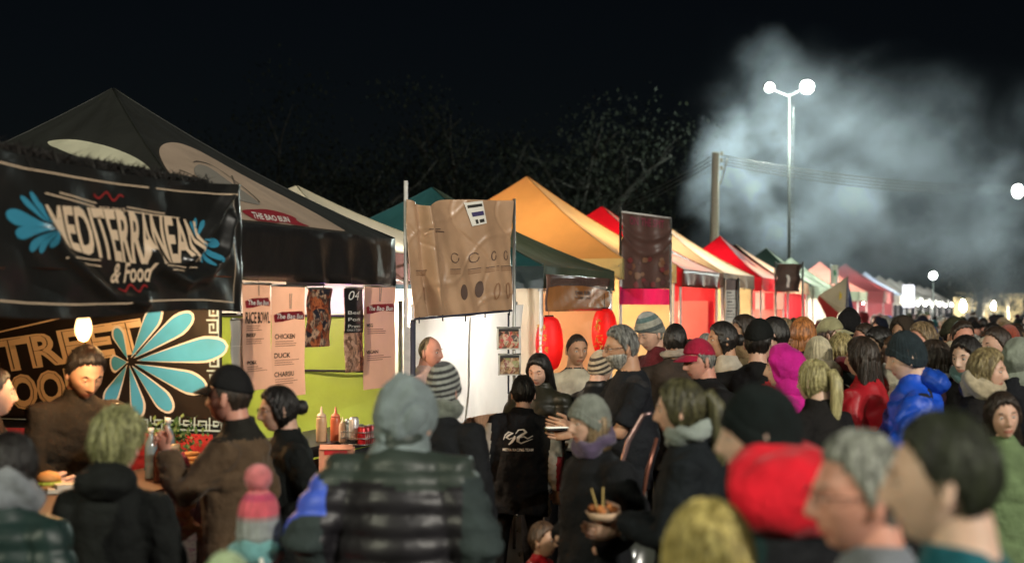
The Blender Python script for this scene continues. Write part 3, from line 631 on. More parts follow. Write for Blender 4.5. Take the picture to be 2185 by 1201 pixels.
def can(px_off, lab, col, dx, dy, z, h=.122):
    q = Matrix.Rotation(ang, 3, 'Z') @ Vector((dx, dy, 0)); r = empty('drink_can', (p[0]+q[0], p[1]+q[1], z), 0, lab, 'can', 'drink cans in the wire basket')
    MB().lathe([(.003, 0), (.025, 0), (.032, .008), (.033, .012), (.033, h-.014), (.027, h)], n=16).build('can_body', mat('can_'+lab[:6], col, .3, 'metal', met=.4), r, True); MB().lathe([(.003, h-.004), (.024, h-.004), (.027, h), (.025, h+.003)], n=16).build('can_top', STEEL, r, True)
can(0, 'red drink can, front left in the wire basket', (.5, .02, .03), -.08, -.045, zc+.004); can(0, 'crimson drink can, front right in the wire basket', (.42, .01, .03), .06, -.045, zc+.004); can(0, 'dark red drink can, front middle in the wire basket', (.3, .01, .02), -.01, -.045, zc+.004); can(0, 'white and silver drink can, at the back of the wire basket', (.7, .7, .72), -.03, .04, zc+.03, .15); can(0, 'green drink can, back right in the wire basket', (.05, .12, .05), .06, .04, zc+.004)

# ---------------- third stall: low cream tent, brown flag banner, white vinyl wall
CRT = mat('tent_cream', (.58, .53, .40), .6, 'tent', tr=.2)
tn3, TS3 = tent('low cream tent behind the brown flag banner', .3, 3.3, .3, 3.3, 3.13, 2.45, .22, CRT, mat('tent_mauve', (.22, .12, .11), .6, 'tent'))
WV = mat('vinyl_white', (.78, .76, .72), .55, 'tent', tr=.35)
lamp('bulb added behind the white vinyl screen to brighten it', Q(1.5, .9, 2.2), 85, (1, .93, .85), 30)  # unseen bulb added so the screen shines through
pn = empty('white_screen', Q(1.6, -.02, 0), 0, 'creased white vinyl screen under the brown banner', 'screen')
wall('vinyl_sheet', pn, Q(.22, -.02, 0), Q(2.98, -.02, 0), 1.0, 2.02, WV, 7, .018, 40)
wall('brown_skirt', pn, Q(.22, .0, 0), Q(2.98, .0, 0), .02, 1.03, mat('cloth_tan', (.48, .27, .16), .85, 'cloth'), 5, .03, 60)
for t in (.2, 1.5, 2.98): b = Q(t, .04, 0); MB().tube([b, b+[0, 0, 2.05]], .018, 6).build('post', STEEL, pn, True, True)
BC3 = [P(868, 424, 11.05), P(1096, 428, 11.75), P(1090, 664, 11.75), P(880, 681, 11.05)]
def fold3(u, v):
    d = .055*np.exp(-((u-.16-.10*v)/.04)**2)*(1-v*.3)-.04*np.exp(-((u-.10-.1*v)/.03)**2)+.03*np.sin(u*26-v*7)*np.clip(v-.35, 0, 1)*np.exp(-((u-.3)/.25)**2)+.022*np.sin(u*13-v*5)+.009*np.sin(u*41-v*11)*v-.007*(1-np.clip(np.abs(np.sin(u*7.3-v*3.1+.6*np.sin(v*9)))*5, 0, 1))+.006*(1-np.clip(np.abs(np.sin(u*4.1+v*5.7+1+.4*np.sin(u*11)))*5, 0, 1))
    return (d, -.06*np.exp(-((u-.16)/.10)**2)*(1-v)**2+.012*np.sin(u*9)*v)
S3 = quadS(BC3, fold3); fb = empty('flag_banner', (*BC3[0][:2], 0), 0, 'large creased brown flag banner between two poles', 'banner')
BRN = mat('banner_brown', (.45, .28, .17), .42, 'vinyl', coat=.35); sheet('banner_sheet', S3, 140, 90, BRN, fb, .003)
SMD = mat('print_smudge', (.10, .06, .045), .6, 'flat'); STN = mat('print_stain', (.27, .14, .075), .6, 'flat')
for u in (.12, .42, .63, .79, .93):
    for k in range(3): line2('print_line', S3, (u-.06, .60+k*.018), (u+.055, .595+k*.018), .006, STN if k else SMD, fb, asp=.9)
for u, v in ((.20, .22), (.24, .25)): line2('print_line', S3, (u-.04, v), (u+.08, v+.03), .008, SMD, fb, asp=.9)
for u in (.62, .79, .93, .42): strokes('drawing', S3, [[(u+.035*math.cos(a)*(1.2 if u < .7 else .6), .50+.04*math.sin(a)) for a in np.linspace(0, 5.6, 14)]], .007, .9, SMD, fb)
for u, v, a, b in ((.50, .80, .035, .06), (.68, .79, .04, .065)): poly('dark_figure', S3, [(u+a*math.cos(t), v+b*math.sin(t)*(1 if math.sin(t) > 0 else 1.25)) for t in np.linspace(0, 2*math.pi, 17)[:-1]], SMD, fb)
for u in (.84, .95, .16): strokes('drawing', S3, [[(u+.02*math.cos(a), .82+.07*math.sin(a)) for a in np.linspace(0, 6.28, 14)]], .009, .9, STN, fb)
uvp = [pxuv(BC3, *q) for q in ((988, 433), (1026, 429), (1036, 478), (1008, 483))]; poly('taped_poster', S3, uvp, WHITE, fb, .009)
for (a, b, c_, d_) in ((.1, .12, .9, .24), (.2, .44, .9, .62), (.3, .76, .45, .94), (.55, .78, .85, .92)):
    t4 = [np.array(q) for q in uvp]; g = lambda x, y: tuple((t4[0]*(1-x)+t4[1]*x)*(1-y)+(t4[3]*(1-x)+t4[2]*x)*y)
    poly('poster_print', S3, [g(a, b), g(c_, b), g(c_, d_), g(a, d_)], INK if b < .3 or b > .7 else mat('ink_navy', (.04, .03, .12), .6, 'flat'), fb, .012)
q = P(866, 700, 11.1); b = np.array([q[0], q[1], 0])
MB().tube([b, b+[0, 0, P(863, 386, 11.1)[2]]], .017, 8).build('banner_pole', WPOLE, fb, True, True); MB().tube([b+[.055, 0, 0], b+[.055, 0, 1.90]], .022, 8).build('padded_leg', DPOLE, fb, True, True)
MB().box(b+[0.01, -.02, .99], (.05, .01, 1.7)).build('white_leg', WPOLE, fb, False, True)
b2 = P(1097, 700, 11.78); b2[2] = 0; MB().tube([b2, b2+[0, 0, P(1097, 424, 11.78)[2]]], .014, 8).build('banner_pole', STEEL, fb, True, True)
MB().tube([S3(np.array([0.0]), np.array([1.0]))[0], S3(np.array([1.0]), np.array([1.0]))[0]], .010, 6).build('bottom_rod', DPOLE, fb, True, True)
for u in np.linspace(.05, .97, 5): p_ = S3(np.array([u]), np.array([.99]))[0]; MB().tube([p_, p_+[0, 0, -.05]], .006, 5).build('tie_cord', INK, fb, True, True)
for (a, b_, lab, cols) in (((1060, 700), (1110, 746), 'upper food photo sign hanging by the white screen', [(.03, .01, .01), (.35, .16, .07), (.5, .03, .03), (.62, .48, .32), (.06, .03, .02)]), ((1063, 757), (1111, 801), 'lower food photo sign hanging by the white screen', [(.05, .02, .01), (.42, .24, .1), (.55, .42, .28), (.2, .04, .03), (.3, .3, .12)])):
    r_, Sf = hang(lab, 'photo_sign', a[0], b_[0], a[1], b_[1], 11.7, WHITE, 1, 11.75, 'sign', 'food photo signs by the white screen', .002)
    poly('photo', Sf, [(.07, .12), (.93, .12), (.93, .94), (.07, .94)], mat('photo_'+lab[:5], (.4, .2, .1), .4, 'food', sc=26, cols=cols), r_, .005); poly('title_strip', Sf, [(.07, .03), (.93, .03), (.93, .15), (.07, .15)], INK, r_, .008)
for (a, b_) in ((1085, 700),): MB().tube([P(1085, 668, 11.8), P(1085, 840, 11.8)], .008, 6).build('hanging_rod', DPOLE, fb, True, True)

# ---------------- fourth stall: green tent, red lanterns
GRT = mat('tent_green', (.055, .085, .065), .5, 'tent', tr=.12, tc=(.10, .14, .09)); TEAL = mat('tent_teal', (.025, .11, .12), .55, 'tent', tr=.1); NAV = mat('valance_navy', (.012, .028, .035), .6, 'tent', tr=.05)
tn4, TS4 = tent('dark green tent with teal back slope and red lanterns under it', 3.75, 6.5, 0, 3.6, 3.38, 2.42, .23, [TEAL, GRT, GRT, GRT], [NAV, GRT, GRT, NAV], cen=.09)
PWL = mat('wall_peach', (.72, .42, .25), .75, 'tent', tr=.25); WWL = mat('wall_white', (.72, .64, .50), .7, 'tent', tr=.35)
wall('near_wall', tn4, Q(3.80, 3.4, 0), Q(3.80, .03, 0), .9, 2.30, WWL, 2, .012); wall('far_wall', tn4, Q(6.45, 3.4, 0), Q(6.45, .05, 0), 0, 2.35, PWL, 6, .02, 30); wall('back_wall', tn4, Q(3.8, 3.55, 0), Q(6.4, 3.55, 0), 0, 2.3, PWL, 1, .02)
for (a, b, z0, z1, m_) in ((2.6, 2.1, 1.35, 1.95, 'a'), (1.7, 1.35, 1.5, 1.95, 'b')):
    c4 = [Q(6.41, a, z1), Q(6.41, b, z1), Q(6.41, b, z0), Q(6.41, a, z0)]; Sp = quadS(c4); sheet('price_board', Sp, 4, 4, mat('board_'+m_, (.55, .35, .22) if m_ == 'a' else (.6, .12, .06), .6, 'plain'), tn4, .004); strokes('board_writing', Sp, [[(.15, v), (.85, v)] for v in (.2, .35, .5, .65, .8)], .03, .8, INK, tn4, .004)
lamp('warm bulb inside the green tent', Q(5.3, 1.3, 2.12), 42, (1.0, .68, .42), 40)
lamp('white bulb behind the white wall of the green tent', Q(3.5, 1.6, 2.05), 18, (1, .96, .85), 40)
ZC = mat('film_orange', (.62, .24, .06), .22, 'vinyl', coat=.7); CLR = mat('film_smoky', (.16, .09, .07), .2, 'vinyl', coat=.7)
def dirS(pxl, pxr, z0, z1, p=-.05, fold=None):
    Ya, Yb_ = fl(pxl, p), fl(pxr, p); a = P(pxl, 600, Ya); b = P(pxr, 600, Yb_); z = lambda q, h: np.array([q[0], q[1], h])
    return quadS([z(a, z1), z(b, z1), z(b, z0), z(a, z0)], fold)
sg = empty('film_sign', Q(5.1, -.05, 1.95), 0, 'glossy orange plastic film sign hanging under the green tent edge', 'sign')
Sf = dirS(1165, 1305, 1.955, 2.335, -.05, lambda u, v: .02*np.sin(u*5)+.01*np.sin(v*6+u*9)); sheet('film_sheet', Sf, 24, 12, CLR, sg, .003)
poly('orange_field', Sf, [(.02, .36), (.15, .30), (.5, .27), (.85, .34), (.985, .40), (.985, .88), (.7, .92), (.3, .97), (.02, .99)], ZC, sg, .004, .05)
text('lettering', 'DIM SUM', Sf, (.38, .42, .62, .54), SMD, sg, bold=.03, off=.007)
text('lettering', 'YUM CHA', Sf, (.36, .58, .64, .66), SMD, sg, bold=.02, off=.007)
LR = mat('lantern_red', (.62, .015, .02), .5, 'tent', tr=.45, tc=(.8, .03, .03)); GOLD = mat('lantern_gold', (.6, .3, .05), .4, 'plain')
def lantern(px, ytop, Y, label):
    p = P(px, ytop, Y); root = empty('red_lantern', p, 0, label, 'lantern', 'tall red paper lanterns under the green tent'); n = 26; prof = []
    for i in range(25):
        t = i/24; r = .045+.105*math.sin(math.pi*min(1, max(0, t)))**.42 if 0 < t < 1 else .045; prof.append((r*(1+.012*math.sin(t*24*math.pi)), -.035-.555*t))
    MB().lathe(prof[::-1], n=n).build('lantern_body', LR, root, True); MB().lathe([(.002, -.02), (.05, -.02), (.052, -.042), (.002, -.042)], n=16).lathe([(.002, -.585), (.05, -.585), (.052, -.61), (.002, -.61)], n=16).build('rim', mat('lantern_rim', (.05, .01, .01), .5, 'flat'), root, True)
    MB().tube([(0, 0, -.02), (0, 0, .14)], .004, 5).build('cord', INK, root)
    for k, a in enumerate((-2.5, -1.75)):
        def Lf(u, v, a=a): w = a+np.asarray(u)*.62; v = np.asarray(v); r = .155+0*v; z = -.13-.36*v; return np.stack([r*np.cos(w), r*np.sin(w), z], -1)
        o = text('gold_character', ('福', '禄')[k] if False else ('MAX', 'BBQ')[k] if False else 'I', Lf, (.2, 0, .3, .01), GOLD, None, off=.001) if False else None
    rs = np.random.RandomState(int(px)); g = MB()
    for r4 in range(4):
        for s_ in range(6):
            w = -2.05+rs.uniform(-.28, .28); z = -.15-r4*.10+rs.uniform(-.035, .035); w2 = w+rs.choice([-.2, .2, 0]); z2 = z-rs.uniform(.01, .06)*(1 if s_ % 2 else .2); R_ = .153
            g.tube([(R_*math.cos(w), R_*math.sin(w), z), (R_*math.cos((w+w2)/2), R_*math.sin((w+w2)/2), (z+z2)/2), (R_*math.cos(w2), R_*math.sin(w2), z2)], .0065, 4)
    g.build('gold_characters', GOLD, root)
    MB().lathe([(.002, -.63), (.012, -.615), (.008, -.66), (.016, -.72), (.002, -.722)], n=8).build('tassel', LR, root)
    point(root, (0, 0, -.3), 1.2, (1, .4, .2), .03, 'lantern_light')
lantern(1171, 668, fl(1171, .0), 'red paper lantern at the near corner of the green tent, behind the dark-haired woman')
lantern(1290, 652, fl(1290, -.05), 'red paper lantern at the far corner of the green tent, above the bearded man')

# ---------------- fifth to thirteenth stalls
def spec(t0, t1): pass
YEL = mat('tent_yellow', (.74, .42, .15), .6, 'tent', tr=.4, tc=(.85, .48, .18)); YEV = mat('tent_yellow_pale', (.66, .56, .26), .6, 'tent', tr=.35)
tn5, TS5 = tent('tall orange-yellow tent, highest peak in the middle of the row', 6.9, 9.9, 0, 3.5, 3.79, 2.6, .26, [YEL, mat('tent_yellow_lit', (.74, .56, .30), .6, 'tent', tr=.45, tc=(.85, .66, .36)), YEL, YEL], YEV)  # lit front slope painted as a paler copy of the yellow
wall('far_wall', tn5, Q(9.85, 3.4, 0), Q(9.85, .05, 0), 0, 2.5, mat('wall_cream', (.76, .64, .36), .75, 'tent', tr=.3), 3); wall('back_wall', tn5, Q(7, 3.45, 0), Q(9.8, 3.45, 0), 0, 2.5, PWL)
MAG = mat('cloth_magenta', (.62, .01, .16), .8, 'tent', tr=.3, tc=(.8, .02, .22)); Sf = dirS(1322, 1432, 2.03, 2.25, .02, lambda u, v: .01*np.sin(u*20)); sheet('inner_valance', Sf, 20, 6, MAG, tn5, .003)
lamp('warm bulb inside the tall orange-yellow tent', Q(8.6, 1.3, 2.35), 62, (1, .66, .34), 40)
BC5 = [P(1326, 453, 17.55), P(1431, 467, 17.9), P(1431, 616, 17.9), P(1326, 616, 17.55)]
def fold5(u, v): return .03*np.exp(-((v-.16-.55*u*(1-u)*1.2)/.05)**2)+.035*np.exp(-((v-.30-.9*u*(1-u))/.06)**2)+.008*np.sin(u*18)
S5 = quadS(BC5, fold5); fb5 = empty('flag_banner', (*BC5[0][:2], 0), 0, 'glossy maroon flag banner with two bright curved creases', 'banner')
sheet('banner_sheet', S5, 50, 50, mat('banner_maroon', (.12, .065, .055), .25, 'vinyl', coat=.8), fb5, .003)
text('lettering', 'ON THE SPIT', S5, (.16, .04, .85, .15), mat('ink_maroon', (.22, .03, .06), .5, 'flat'), fb5, bold=.02, off=.006)
rs = np.random.RandomState(4)
for i in range(26):
    u, v = rs.uniform(.06, .94), rs.uniform(.5, .97); w = rs.uniform(.03, .09); poly('printed_blotch', S5, [(u+w*math.cos(a)*rs.uniform(.6, 1), v+w*.7*math.sin(a)*rs.uniform(.6, 1)) for a in np.linspace(0, 6.28, 9)[:-1]], mat('blotch%d' % (i % 4), ((.20, .09, .05), (.12, .05, .05), (.24, .13, .08), (.20, .04, .04))[i % 4], .4, 'flat'), fb5, .004+.0006*i)
for px in (1324, 1431):
    b = P(px, 700, 17.6 if px < 1400 else 17.9); b[2] = 0; MB().tube([b, b+[0, 0, P(px, 443 if px < 1400 else 463, 17.7)[2]]], .016, 8).build('banner_pole', STEEL, fb5, True, True)
MB().tube([P(1326, 452, 17.55), P(1431, 466, 17.9)], .014, 6).build('top_rod', WPOLE, fb5, True, True)
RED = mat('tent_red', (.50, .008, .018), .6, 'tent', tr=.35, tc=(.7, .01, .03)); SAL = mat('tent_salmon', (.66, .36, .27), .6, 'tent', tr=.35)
tn6, TS6 = tent('bright red tent with front slope coloured salmon as floodlit, beyond the maroon banner', 10.3, 13.1, 0, 3.2, 3.6, 2.555, .26, [RED, SAL, RED, RED], [RED, mat('val_darkred', (.2, .03, .02), .4, 'vinyl'), RED, RED])  # floodlight on the front slope is put into its salmon colour
DKP = mat('tent_print_dark', (.02, .018, .018), .5, 'flat')
poly('dark_print', TS6[1], [(.04, .30), (.5, .22), (.93, .50), (.96, .80), (.80, .62), (.3, .52), (.03, .60)], DKP, tn6, .006); poly('yellow_motif', TS6[1], [(.22, .40), (.30, .36), (.38, .42), (.33, .52), (.24, .52)], mat('motif_yellow', (.5, .3, .05), .5, 'flat'), tn6, .012)
wall('far_wall', tn6, Q(13.0, 3.1, 0), Q(13.0, .05, 0), 0, 2.5, RED, 5); wall('back_wall', tn6, Q(10.4, 3.15, 0), Q(13, 3.15, 0), 0, 2.5, RED, 3)
PNK = mat('poster_pink', (.62, .16, .13), .7, 'tent', tr=.3)
for (a, b, z0, z1) in ((2.3, 1.1, .9, 2.0), (.95, .15, 1.3, 2.1)):
    c4 = [Q(12.93, a, z1), Q(12.93, b, z1), Q(12.93, b, z0), Q(12.93, a, z0)]; sheet('wall_poster', quadS(c4), 4, 4, PNK, tn6, .004)
lamp('warm bulb inside the bright red tent', Q(11.8, 1.2, 2.3), 85, (1, .62, .42), 40)
CR7 = mat('tent_buff', (.74, .58, .38), .6, 'tent', tr=.45, tc=(.85, .68, .45))
tn7, TS7 = tent('long buff tent sloping behind the maroon banner', 13.5, 16.5, 0, 3.2, 3.67, 2.57, .24, CR7, mat('val_grey', (.2, .17, .15), .5, 'tent'))
wall('far_wall', tn7, Q(16.4, 3.1, 0), Q(16.4, .05, 0), 0, 2.5, mat('wall_cream', (.76, .64, .36), .75, 'tent', tr=.3), 8); lamp('warm bulb inside the buff tent', Q(15, 1.2, 2.3), 75, (1, .8, .52), 40)
STR = [mat('stripe_a', (.62, .02, .03), .7, 'tent', tr=.3), mat('stripe_b', (.72, .45, .38), .7, 'tent', tr=.3)]
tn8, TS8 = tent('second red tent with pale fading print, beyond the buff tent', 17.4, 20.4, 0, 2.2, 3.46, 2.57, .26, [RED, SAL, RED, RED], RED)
poly('red_print', TS8[1], [(.02, .05), (.5, .02), (.95, .30), (.75, .62), (.5, .45), (.35, .62), (.2, .45), (.05, .6)], mat('print_red', (.5, .01, .02), .6, 'flat'), tn8, .008)
wall('far_wall', tn8, Q(20.3, 2.1, 0), Q(20.3, .05, 0), 0, 2.5, mat('wall_pinkish', (.66, .22, .18), .7, 'tent', tr=.3), 8); lamp('warm bulb inside the second red tent', Q(19, 1.0, 2.3), 75, (1, .72, .56), 40)
for i in range(10):
    a = 20.2; c4 = [Q(a, 2.0-i*.2, 2.3), Q(a, 1.8-i*.2, 2.3), Q(a, 1.8-i*.2, 1.95), Q(a, 2.0-i*.2, 1.95)]; sheet('awning_stripe', quadS(c4), 3, 3, STR[i % 2], tn8, .003)
tn9, _ = tent('small black tent with cream edging, past the second red tent', 21.0, 24.2, 0, 2.9, 3.45, 2.55, .25, [BKT, CR7, BKT, BKT], CR7, n=8); lamp('bulb inside the small black tent', Q(22.5, 1, 2.25), 80, (1, .8, .66), 40)
wall('far_wall', tn9, Q(24, 2.9, 0), Q(24, .05, 0), 0, 2.5, RED)
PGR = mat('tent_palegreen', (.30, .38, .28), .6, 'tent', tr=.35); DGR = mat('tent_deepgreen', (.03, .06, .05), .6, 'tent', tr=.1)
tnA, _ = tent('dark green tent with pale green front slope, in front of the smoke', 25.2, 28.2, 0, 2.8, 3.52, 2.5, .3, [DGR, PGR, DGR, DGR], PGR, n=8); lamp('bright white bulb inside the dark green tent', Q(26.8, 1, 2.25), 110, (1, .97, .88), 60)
wall('far_wall', tnA, Q(28.1, 2.8, 0), Q(28.1, .05, 0), 0, 2.4, WWL)
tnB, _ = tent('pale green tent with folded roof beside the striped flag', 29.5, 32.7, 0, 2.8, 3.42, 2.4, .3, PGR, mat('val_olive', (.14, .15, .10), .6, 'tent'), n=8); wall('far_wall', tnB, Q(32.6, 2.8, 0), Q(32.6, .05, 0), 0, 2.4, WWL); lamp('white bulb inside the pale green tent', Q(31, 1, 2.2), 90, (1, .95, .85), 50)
tnC, _ = tent('salmon pink tent peak beside the thin white flag', 36.3, 39.3, 0, 2.8, 3.5, 2.5, .3, mat('tent_pink', (.62, .24, .19), .6, 'tent', tr=.4), PGR, n=6); lamp('bulb inside the salmon pink tent', Q(37.8, 1, 2.2), 100, (1, .85, .75), 50)
ROS = mat('tent_rose', (.42, .09, .09), .6, 'tent', tr=.4)
tnD, _ = tent('wide rose red tent at the far part of the row', 46.0, 51.0, 0, 3.4, 3.75, 2.6, .45, ROS, ROS, n=6); wall('far_wall', tnD, Q(50.9, 3.4, 0), Q(50.9, .05, 0), 0, 2.4, ROS); lamp('bulb inside the rose red tent', Q(48.5, 1, 2.2), 110, (1, .7, .7), 50)
tnE, _ = tent('pale blue tent just beyond the rose red one', 54.0, 58.0, 0, 3.2, 3.6, 2.5, .4, mat('tent_paleblue', (.45, .52, .60), .6, 'tent', tr=.4), WWL, n=6); lamp('bulb inside the pale blue tent', Q(56, 1, 2.2), 170, (.9, .95, 1), 50)
WTT = mat('tent_white', (.62, .62, .58), .6, 'tent', tr=.4)
for i, t in enumerate((62, 69, 77, 86, 96, 108)):
    tent('white tent, %s of the distant white tents' % ('first', 'second', 'third', 'fourth', 'fifth', 'last')[i], t, t+4.5, 0, 3.4, 3.6, 2.5, .3, WTT, WTT, 'distant white tents', n=5)
    lamp('bright white lamp under the %s distant white tent' % ('first', 'second', 'third', 'fourth', 'fifth', 'last')[i], Q(t+2.2, -.2, 2.2), 200, (1, .97, .9), 14, .07, .1)
# closing tent across the far end
cx = P(2120, 650, 72); root = empty('market_tent', (cx[0], cx[1], 0), 0, 'long low yellow-lit tent closing the far end of the market', 'tent', 'market stall tents in the long row')
for (a, b) in (((2075, 634, 70), (2230, 640, 70)),):
    A, B = P(*a), P(*b); A[2] = 2.5; B[2] = 2.5; sheet('roof_panel', quadS([A+[0, 3, .25], B+[0, 3, .2], B, A]), 10, 5, mat('tent_lemon', (.7, .62, .4), .6, 'tent', tr=.4), root, .01)
    sheet('back_wall', quadS([A+[0, 3, 0], B+[0, 3, 0], B+[0, 3, -2.5], A+[0, 3, -2.5]]), 10, 5, mat('wall_lemon', (.74, .62, .36), .6, 'tent', tr=.3), root, .01)
    for u in (0, .5, 1): q = A*(1-u)+B*u; MB().tube([q*[1, 1, 0], q], .04, 6).build('post', WPOLE, root, True, True)
lamp('bright lamp, left one under the tent closing the market', P(2055, 652, 66), 300, (1, .9, .7), 90, .16, .15); lamp('bright lamp, right one under the tent closing the market', P(2120, 652, 70), 250, (1, .85, .6), 160, .12, .12)
# signs and flags further along the row
r_, Sf = hang('white menu sign with dark writing in front of the second red tent', 'menu_sign', 1547, 1574, 596, 690, 20.5, WHITE, 1, 20.7, 'sign', None, .01)
for i in range(9): line2('writing_line', Sf, (.12, .3+i*.07), (.55+.3*((i*7) % 3)/2, .3+i*.07), .022 if i % 3 == 0 else .010, INK, r_, asp=.3)
poly('grey_top', Sf, [(0, 0), (1, 0), (1, .24), (0, .24)], mat('sign_grey', (.25, .2, .19), .6, 'flat'), r_, .006)
for px in (1545, 1576): b = P(px, 700, 20.6); b[2] = 0; MB().tube([b, b+[0, 0, 2.42]], .018, 6).build('sign_pole', STEEL, r_, True, True)
r_, Sf = hang('brown hanging flag banner on thin poles before the black tent', 'flag_banner', 1657, 1710, 563, 622, 25, mat('banner_umber', (.13, .085, .07), .35, 'vinyl', coat=.5), 2, 25.4, 'banner', None, .04)
for px in (1655, 1713): b = P(px, 700, 25.1); b[2] = 0; MB().tube([b, b+[0, 0, 2.8]], .02, 6).build('banner_pole', STEEL, r_, True, True)
line2('white_print', Sf, (.45, .4), (.45, .85), .07, WHITE, r_, asp=.9)
r_, Sf = hang('thin white feather flag beside the salmon pink tent', 'feather_flag', 1774, 1789, 566, 606, 41, WHITE, 2, 41, 'flag', None, .04)
b = P(1773, 700, 41); b[2] = 0; MB().tube([b, b+[0, 0, 3.25]], .02, 6).build('pole', STEEL, r_, True, True); poly('green_mark', Sf, [(.3, .3), (.6, .25), (.7, .5), (.4, .6)], mat('mark_green', (.1, .3, .2), .5, 'flat'), r_, .01)
r_, Sf = hang('bright white lightbox sign between the distant white tents', 'lightbox_sign', 1926, 1951, 608, 655, 60, mat('lightbox', (.9, .9, 1), .5, 'glow', e=1.6), 1, 60, 'sign', None, 0)
b = P(1938, 700, 60.2); b[2] = 0; MB().tube([b, b+[0, 0, 2.9]], .04, 6).build('pole', STEEL, r_, True, True)
# national flag hanging on a slanted staff
fr = empty('national_flag', (*P(1815, 640, 30)[:2], 0), 0, 'hanging blue, red and white flag with a yellow sun', 'flag'); FB_ = lambda *pts: [P(x, y, Y) for x, y, Y in pts]
def sheetpoly(name, pts, m, parent):
    pts = [np.array(p) for p in pts]; n = np.cross(pts[1]-pts[0], pts[2]-pts[0]); n /= np.linalg.norm(n); k = len(pts); V = pts+[p+n*.006 for p in pts]
    return mesh(name, V, [tuple(range(k))[::-1], tuple(range(k, 2*k))]+[(i, (i+1) % k, k+(i+1) % k, k+i) for i in range(k)], m, parent, False, None, True)
sheetpoly('white_field', FB_((1808, 590, 30), (1804, 662, 30), (1790, 668, 30), (1747, 630, 29.6)), mat('flag_white', (.62, .58, .44), .7, 'tent', tr=.4), fr)
sheetpoly('blue_stripe', FB_((1808, 590, 30.01), (1821, 655, 30.2), (1823, 690, 30.2), (1804, 662, 30.01)), mat('flag_blue', (.05, .07, .22), .7, 'tent', tr=.3), fr)
sheetpoly('red_stripe', FB_((1747, 630, 29.62), (1790, 668, 30.02), (1775, 700, 29.9), (1745, 640, 29.6)), mat('flag_red', (.5, .06, .05), .7, 'tent', tr=.3), fr)
sheetpoly('yellow_sun', [P(1790+9*math.cos(a)*(1 if i % 2 else .6), 631+11*math.sin(a)*(1 if i % 2 else .6), 29.9) for i, a in enumerate(np.linspace(0, 2*math.pi, 17)[:-1])], mat('sun_yellow', (.65, .5, .03), .6, 'flat'), fr)
b = P(1810, 700, 30.05); b[2] = 0; MB().tube([b, P(1808, 586, 30.05)], .018, 6).build('staff', STEEL, fr, True, True)

# ================================================================== masts, poles, wires, trees, smoke
def mast(label, px, ytop, Y, heads, ladder=True):
    top = P(px, ytop, Y); root = empty('floodlight_mast', (top[0], top[1], 0), 0, label, 'floodlight', 'floodlight masts'); h = top[2]
    MB().tube([(0, 0, 0), (0, 0, h*.6), (0, 0, h)], [.06, .045, .03], 12).build('mast_pole', mat('mast_grey', (.07, .075, .07), .5, 'metal', met=.3), root, True)
    if ladder:
        for i in range(26): MB().tube([(.05, 0, h-.6-i*.22), (.13, 0, h-.6-i*.22)], .008, 5).build('rung', mat('mast_grey', (.07, .075, .07), .5, 'metal', met=.3), root)
        MB().tube([(.13, 0, .5), (.13, 0, h-.4)], .005, 5).build('rung_rail', mat('lamp_housing', (.12, .12, .12), .5, 'plain'), root)
    for hx, hy, wd, w, sz, yaw in heads:
        q = P(hx, hy, Y-.4); l = np.array([q[0]-top[0], q[1]-top[1], q[2]])
        hd = MB(); rot = Matrix.Rotation(R(yaw), 3, 'Z') @ Matrix.Rotation(R(-72), 3, 'X'); rt = np.array(rot)
        prof = [(.002, .20), (sz*.22, .19), (sz*.40, .10), (sz*.50, 0), (sz*.50, -.03), (sz*.47, -.03), (sz*.46, 0), (.002, .0)]
        T_ = MB().lathe(prof, (0, 0, 0), 20); Vq = T_.V[0]*np.array([wd, 1, 1]); o = mesh('lamp_head', Vq@rt.T+l, T_.F, mat('lamp_housing', (.12, .12, .12), .5, 'plain'), root, True)
        T_ = MB().lathe([(.002, -.13), (sz*.2, -.12), (sz*.36, -.08), (sz*.45, -.01), (sz*.45, .01), (.002, .012)], (0, 0, 0), 20); Vq = T_.V[0]*np.array([wd, 1, 1]); mesh('lamp_glass', Vq@rt.T+l, T_.F, mat('flood_glow', (1, 1, .94), .3, 'glow', e=60), o, True)
        MB().tube([np.array([0, 0, h-.1]), l+rt@np.array([0, 0, .16])], .02, 6).build('bracket', mat('lamp_housing', (.12, .12, .12), .5, 'plain'), root, True)
        point(root, l+rt@np.array([0, 0, -1.0]), w, (.86, 1.0, .90), .25, 'flood_light')
mast('tall mast with two glaring floodlights, standing in the smoke', 1684, 200, 45, [(1641, 187, 1.35, 1000, .30, 35), (1722, 186, 1.0, 2000, .44, -10)])
mast('mast with a single floodlight at the right edge', 2203, 420, 45.5, [(2172, 408, .8, 900, .46, -20)], False)
mast('low distant floodlight above the white tents', 1991, 596, 78, [(1991, 588, 1, 300, .42, 0)], False)
# unseen masts added behind the photographer to light the near stalls
def added_mast(x, y, h, heads, label):
    root = empty('floodlight_mast', (x, y, 0), 0, label, 'floodlight', 'floodlight masts'); MB().tube([(0, 0, 0), (0, 0, h)], [.12, .08], 12).build('mast_pole', mat('mast_grey', (.07, .075, .07), .5, 'metal', met=.3), root, True)
    for dx, w in heads:
        MB().box((dx, .1, h), (.5, .3, .35), rot=Matrix.Rotation(R(-60), 3, 'X')).build('lamp_head', mat('lamp_housing', (.12, .12, .12), .5, 'plain'), root)
        MB().lathe([(.002, 0), (.2, 0), (.2, .01), (.002, .01)], (dx, .22, h-.26), 16).build('lamp_glass', mat('flood_glow', (1, 1, .94), .3, 'glow', e=90), root)
        point(root, (dx, .35, h-.5), w, (1.0, .94, .82) if x > 0 else (1.0, .98, .72), .2, 'flood_light')
added_mast(14, -9.0, 10.0, ((-.5, NEARW), (.5, NEARW)), 'unseen floodlight mast added behind the photographer to the right')
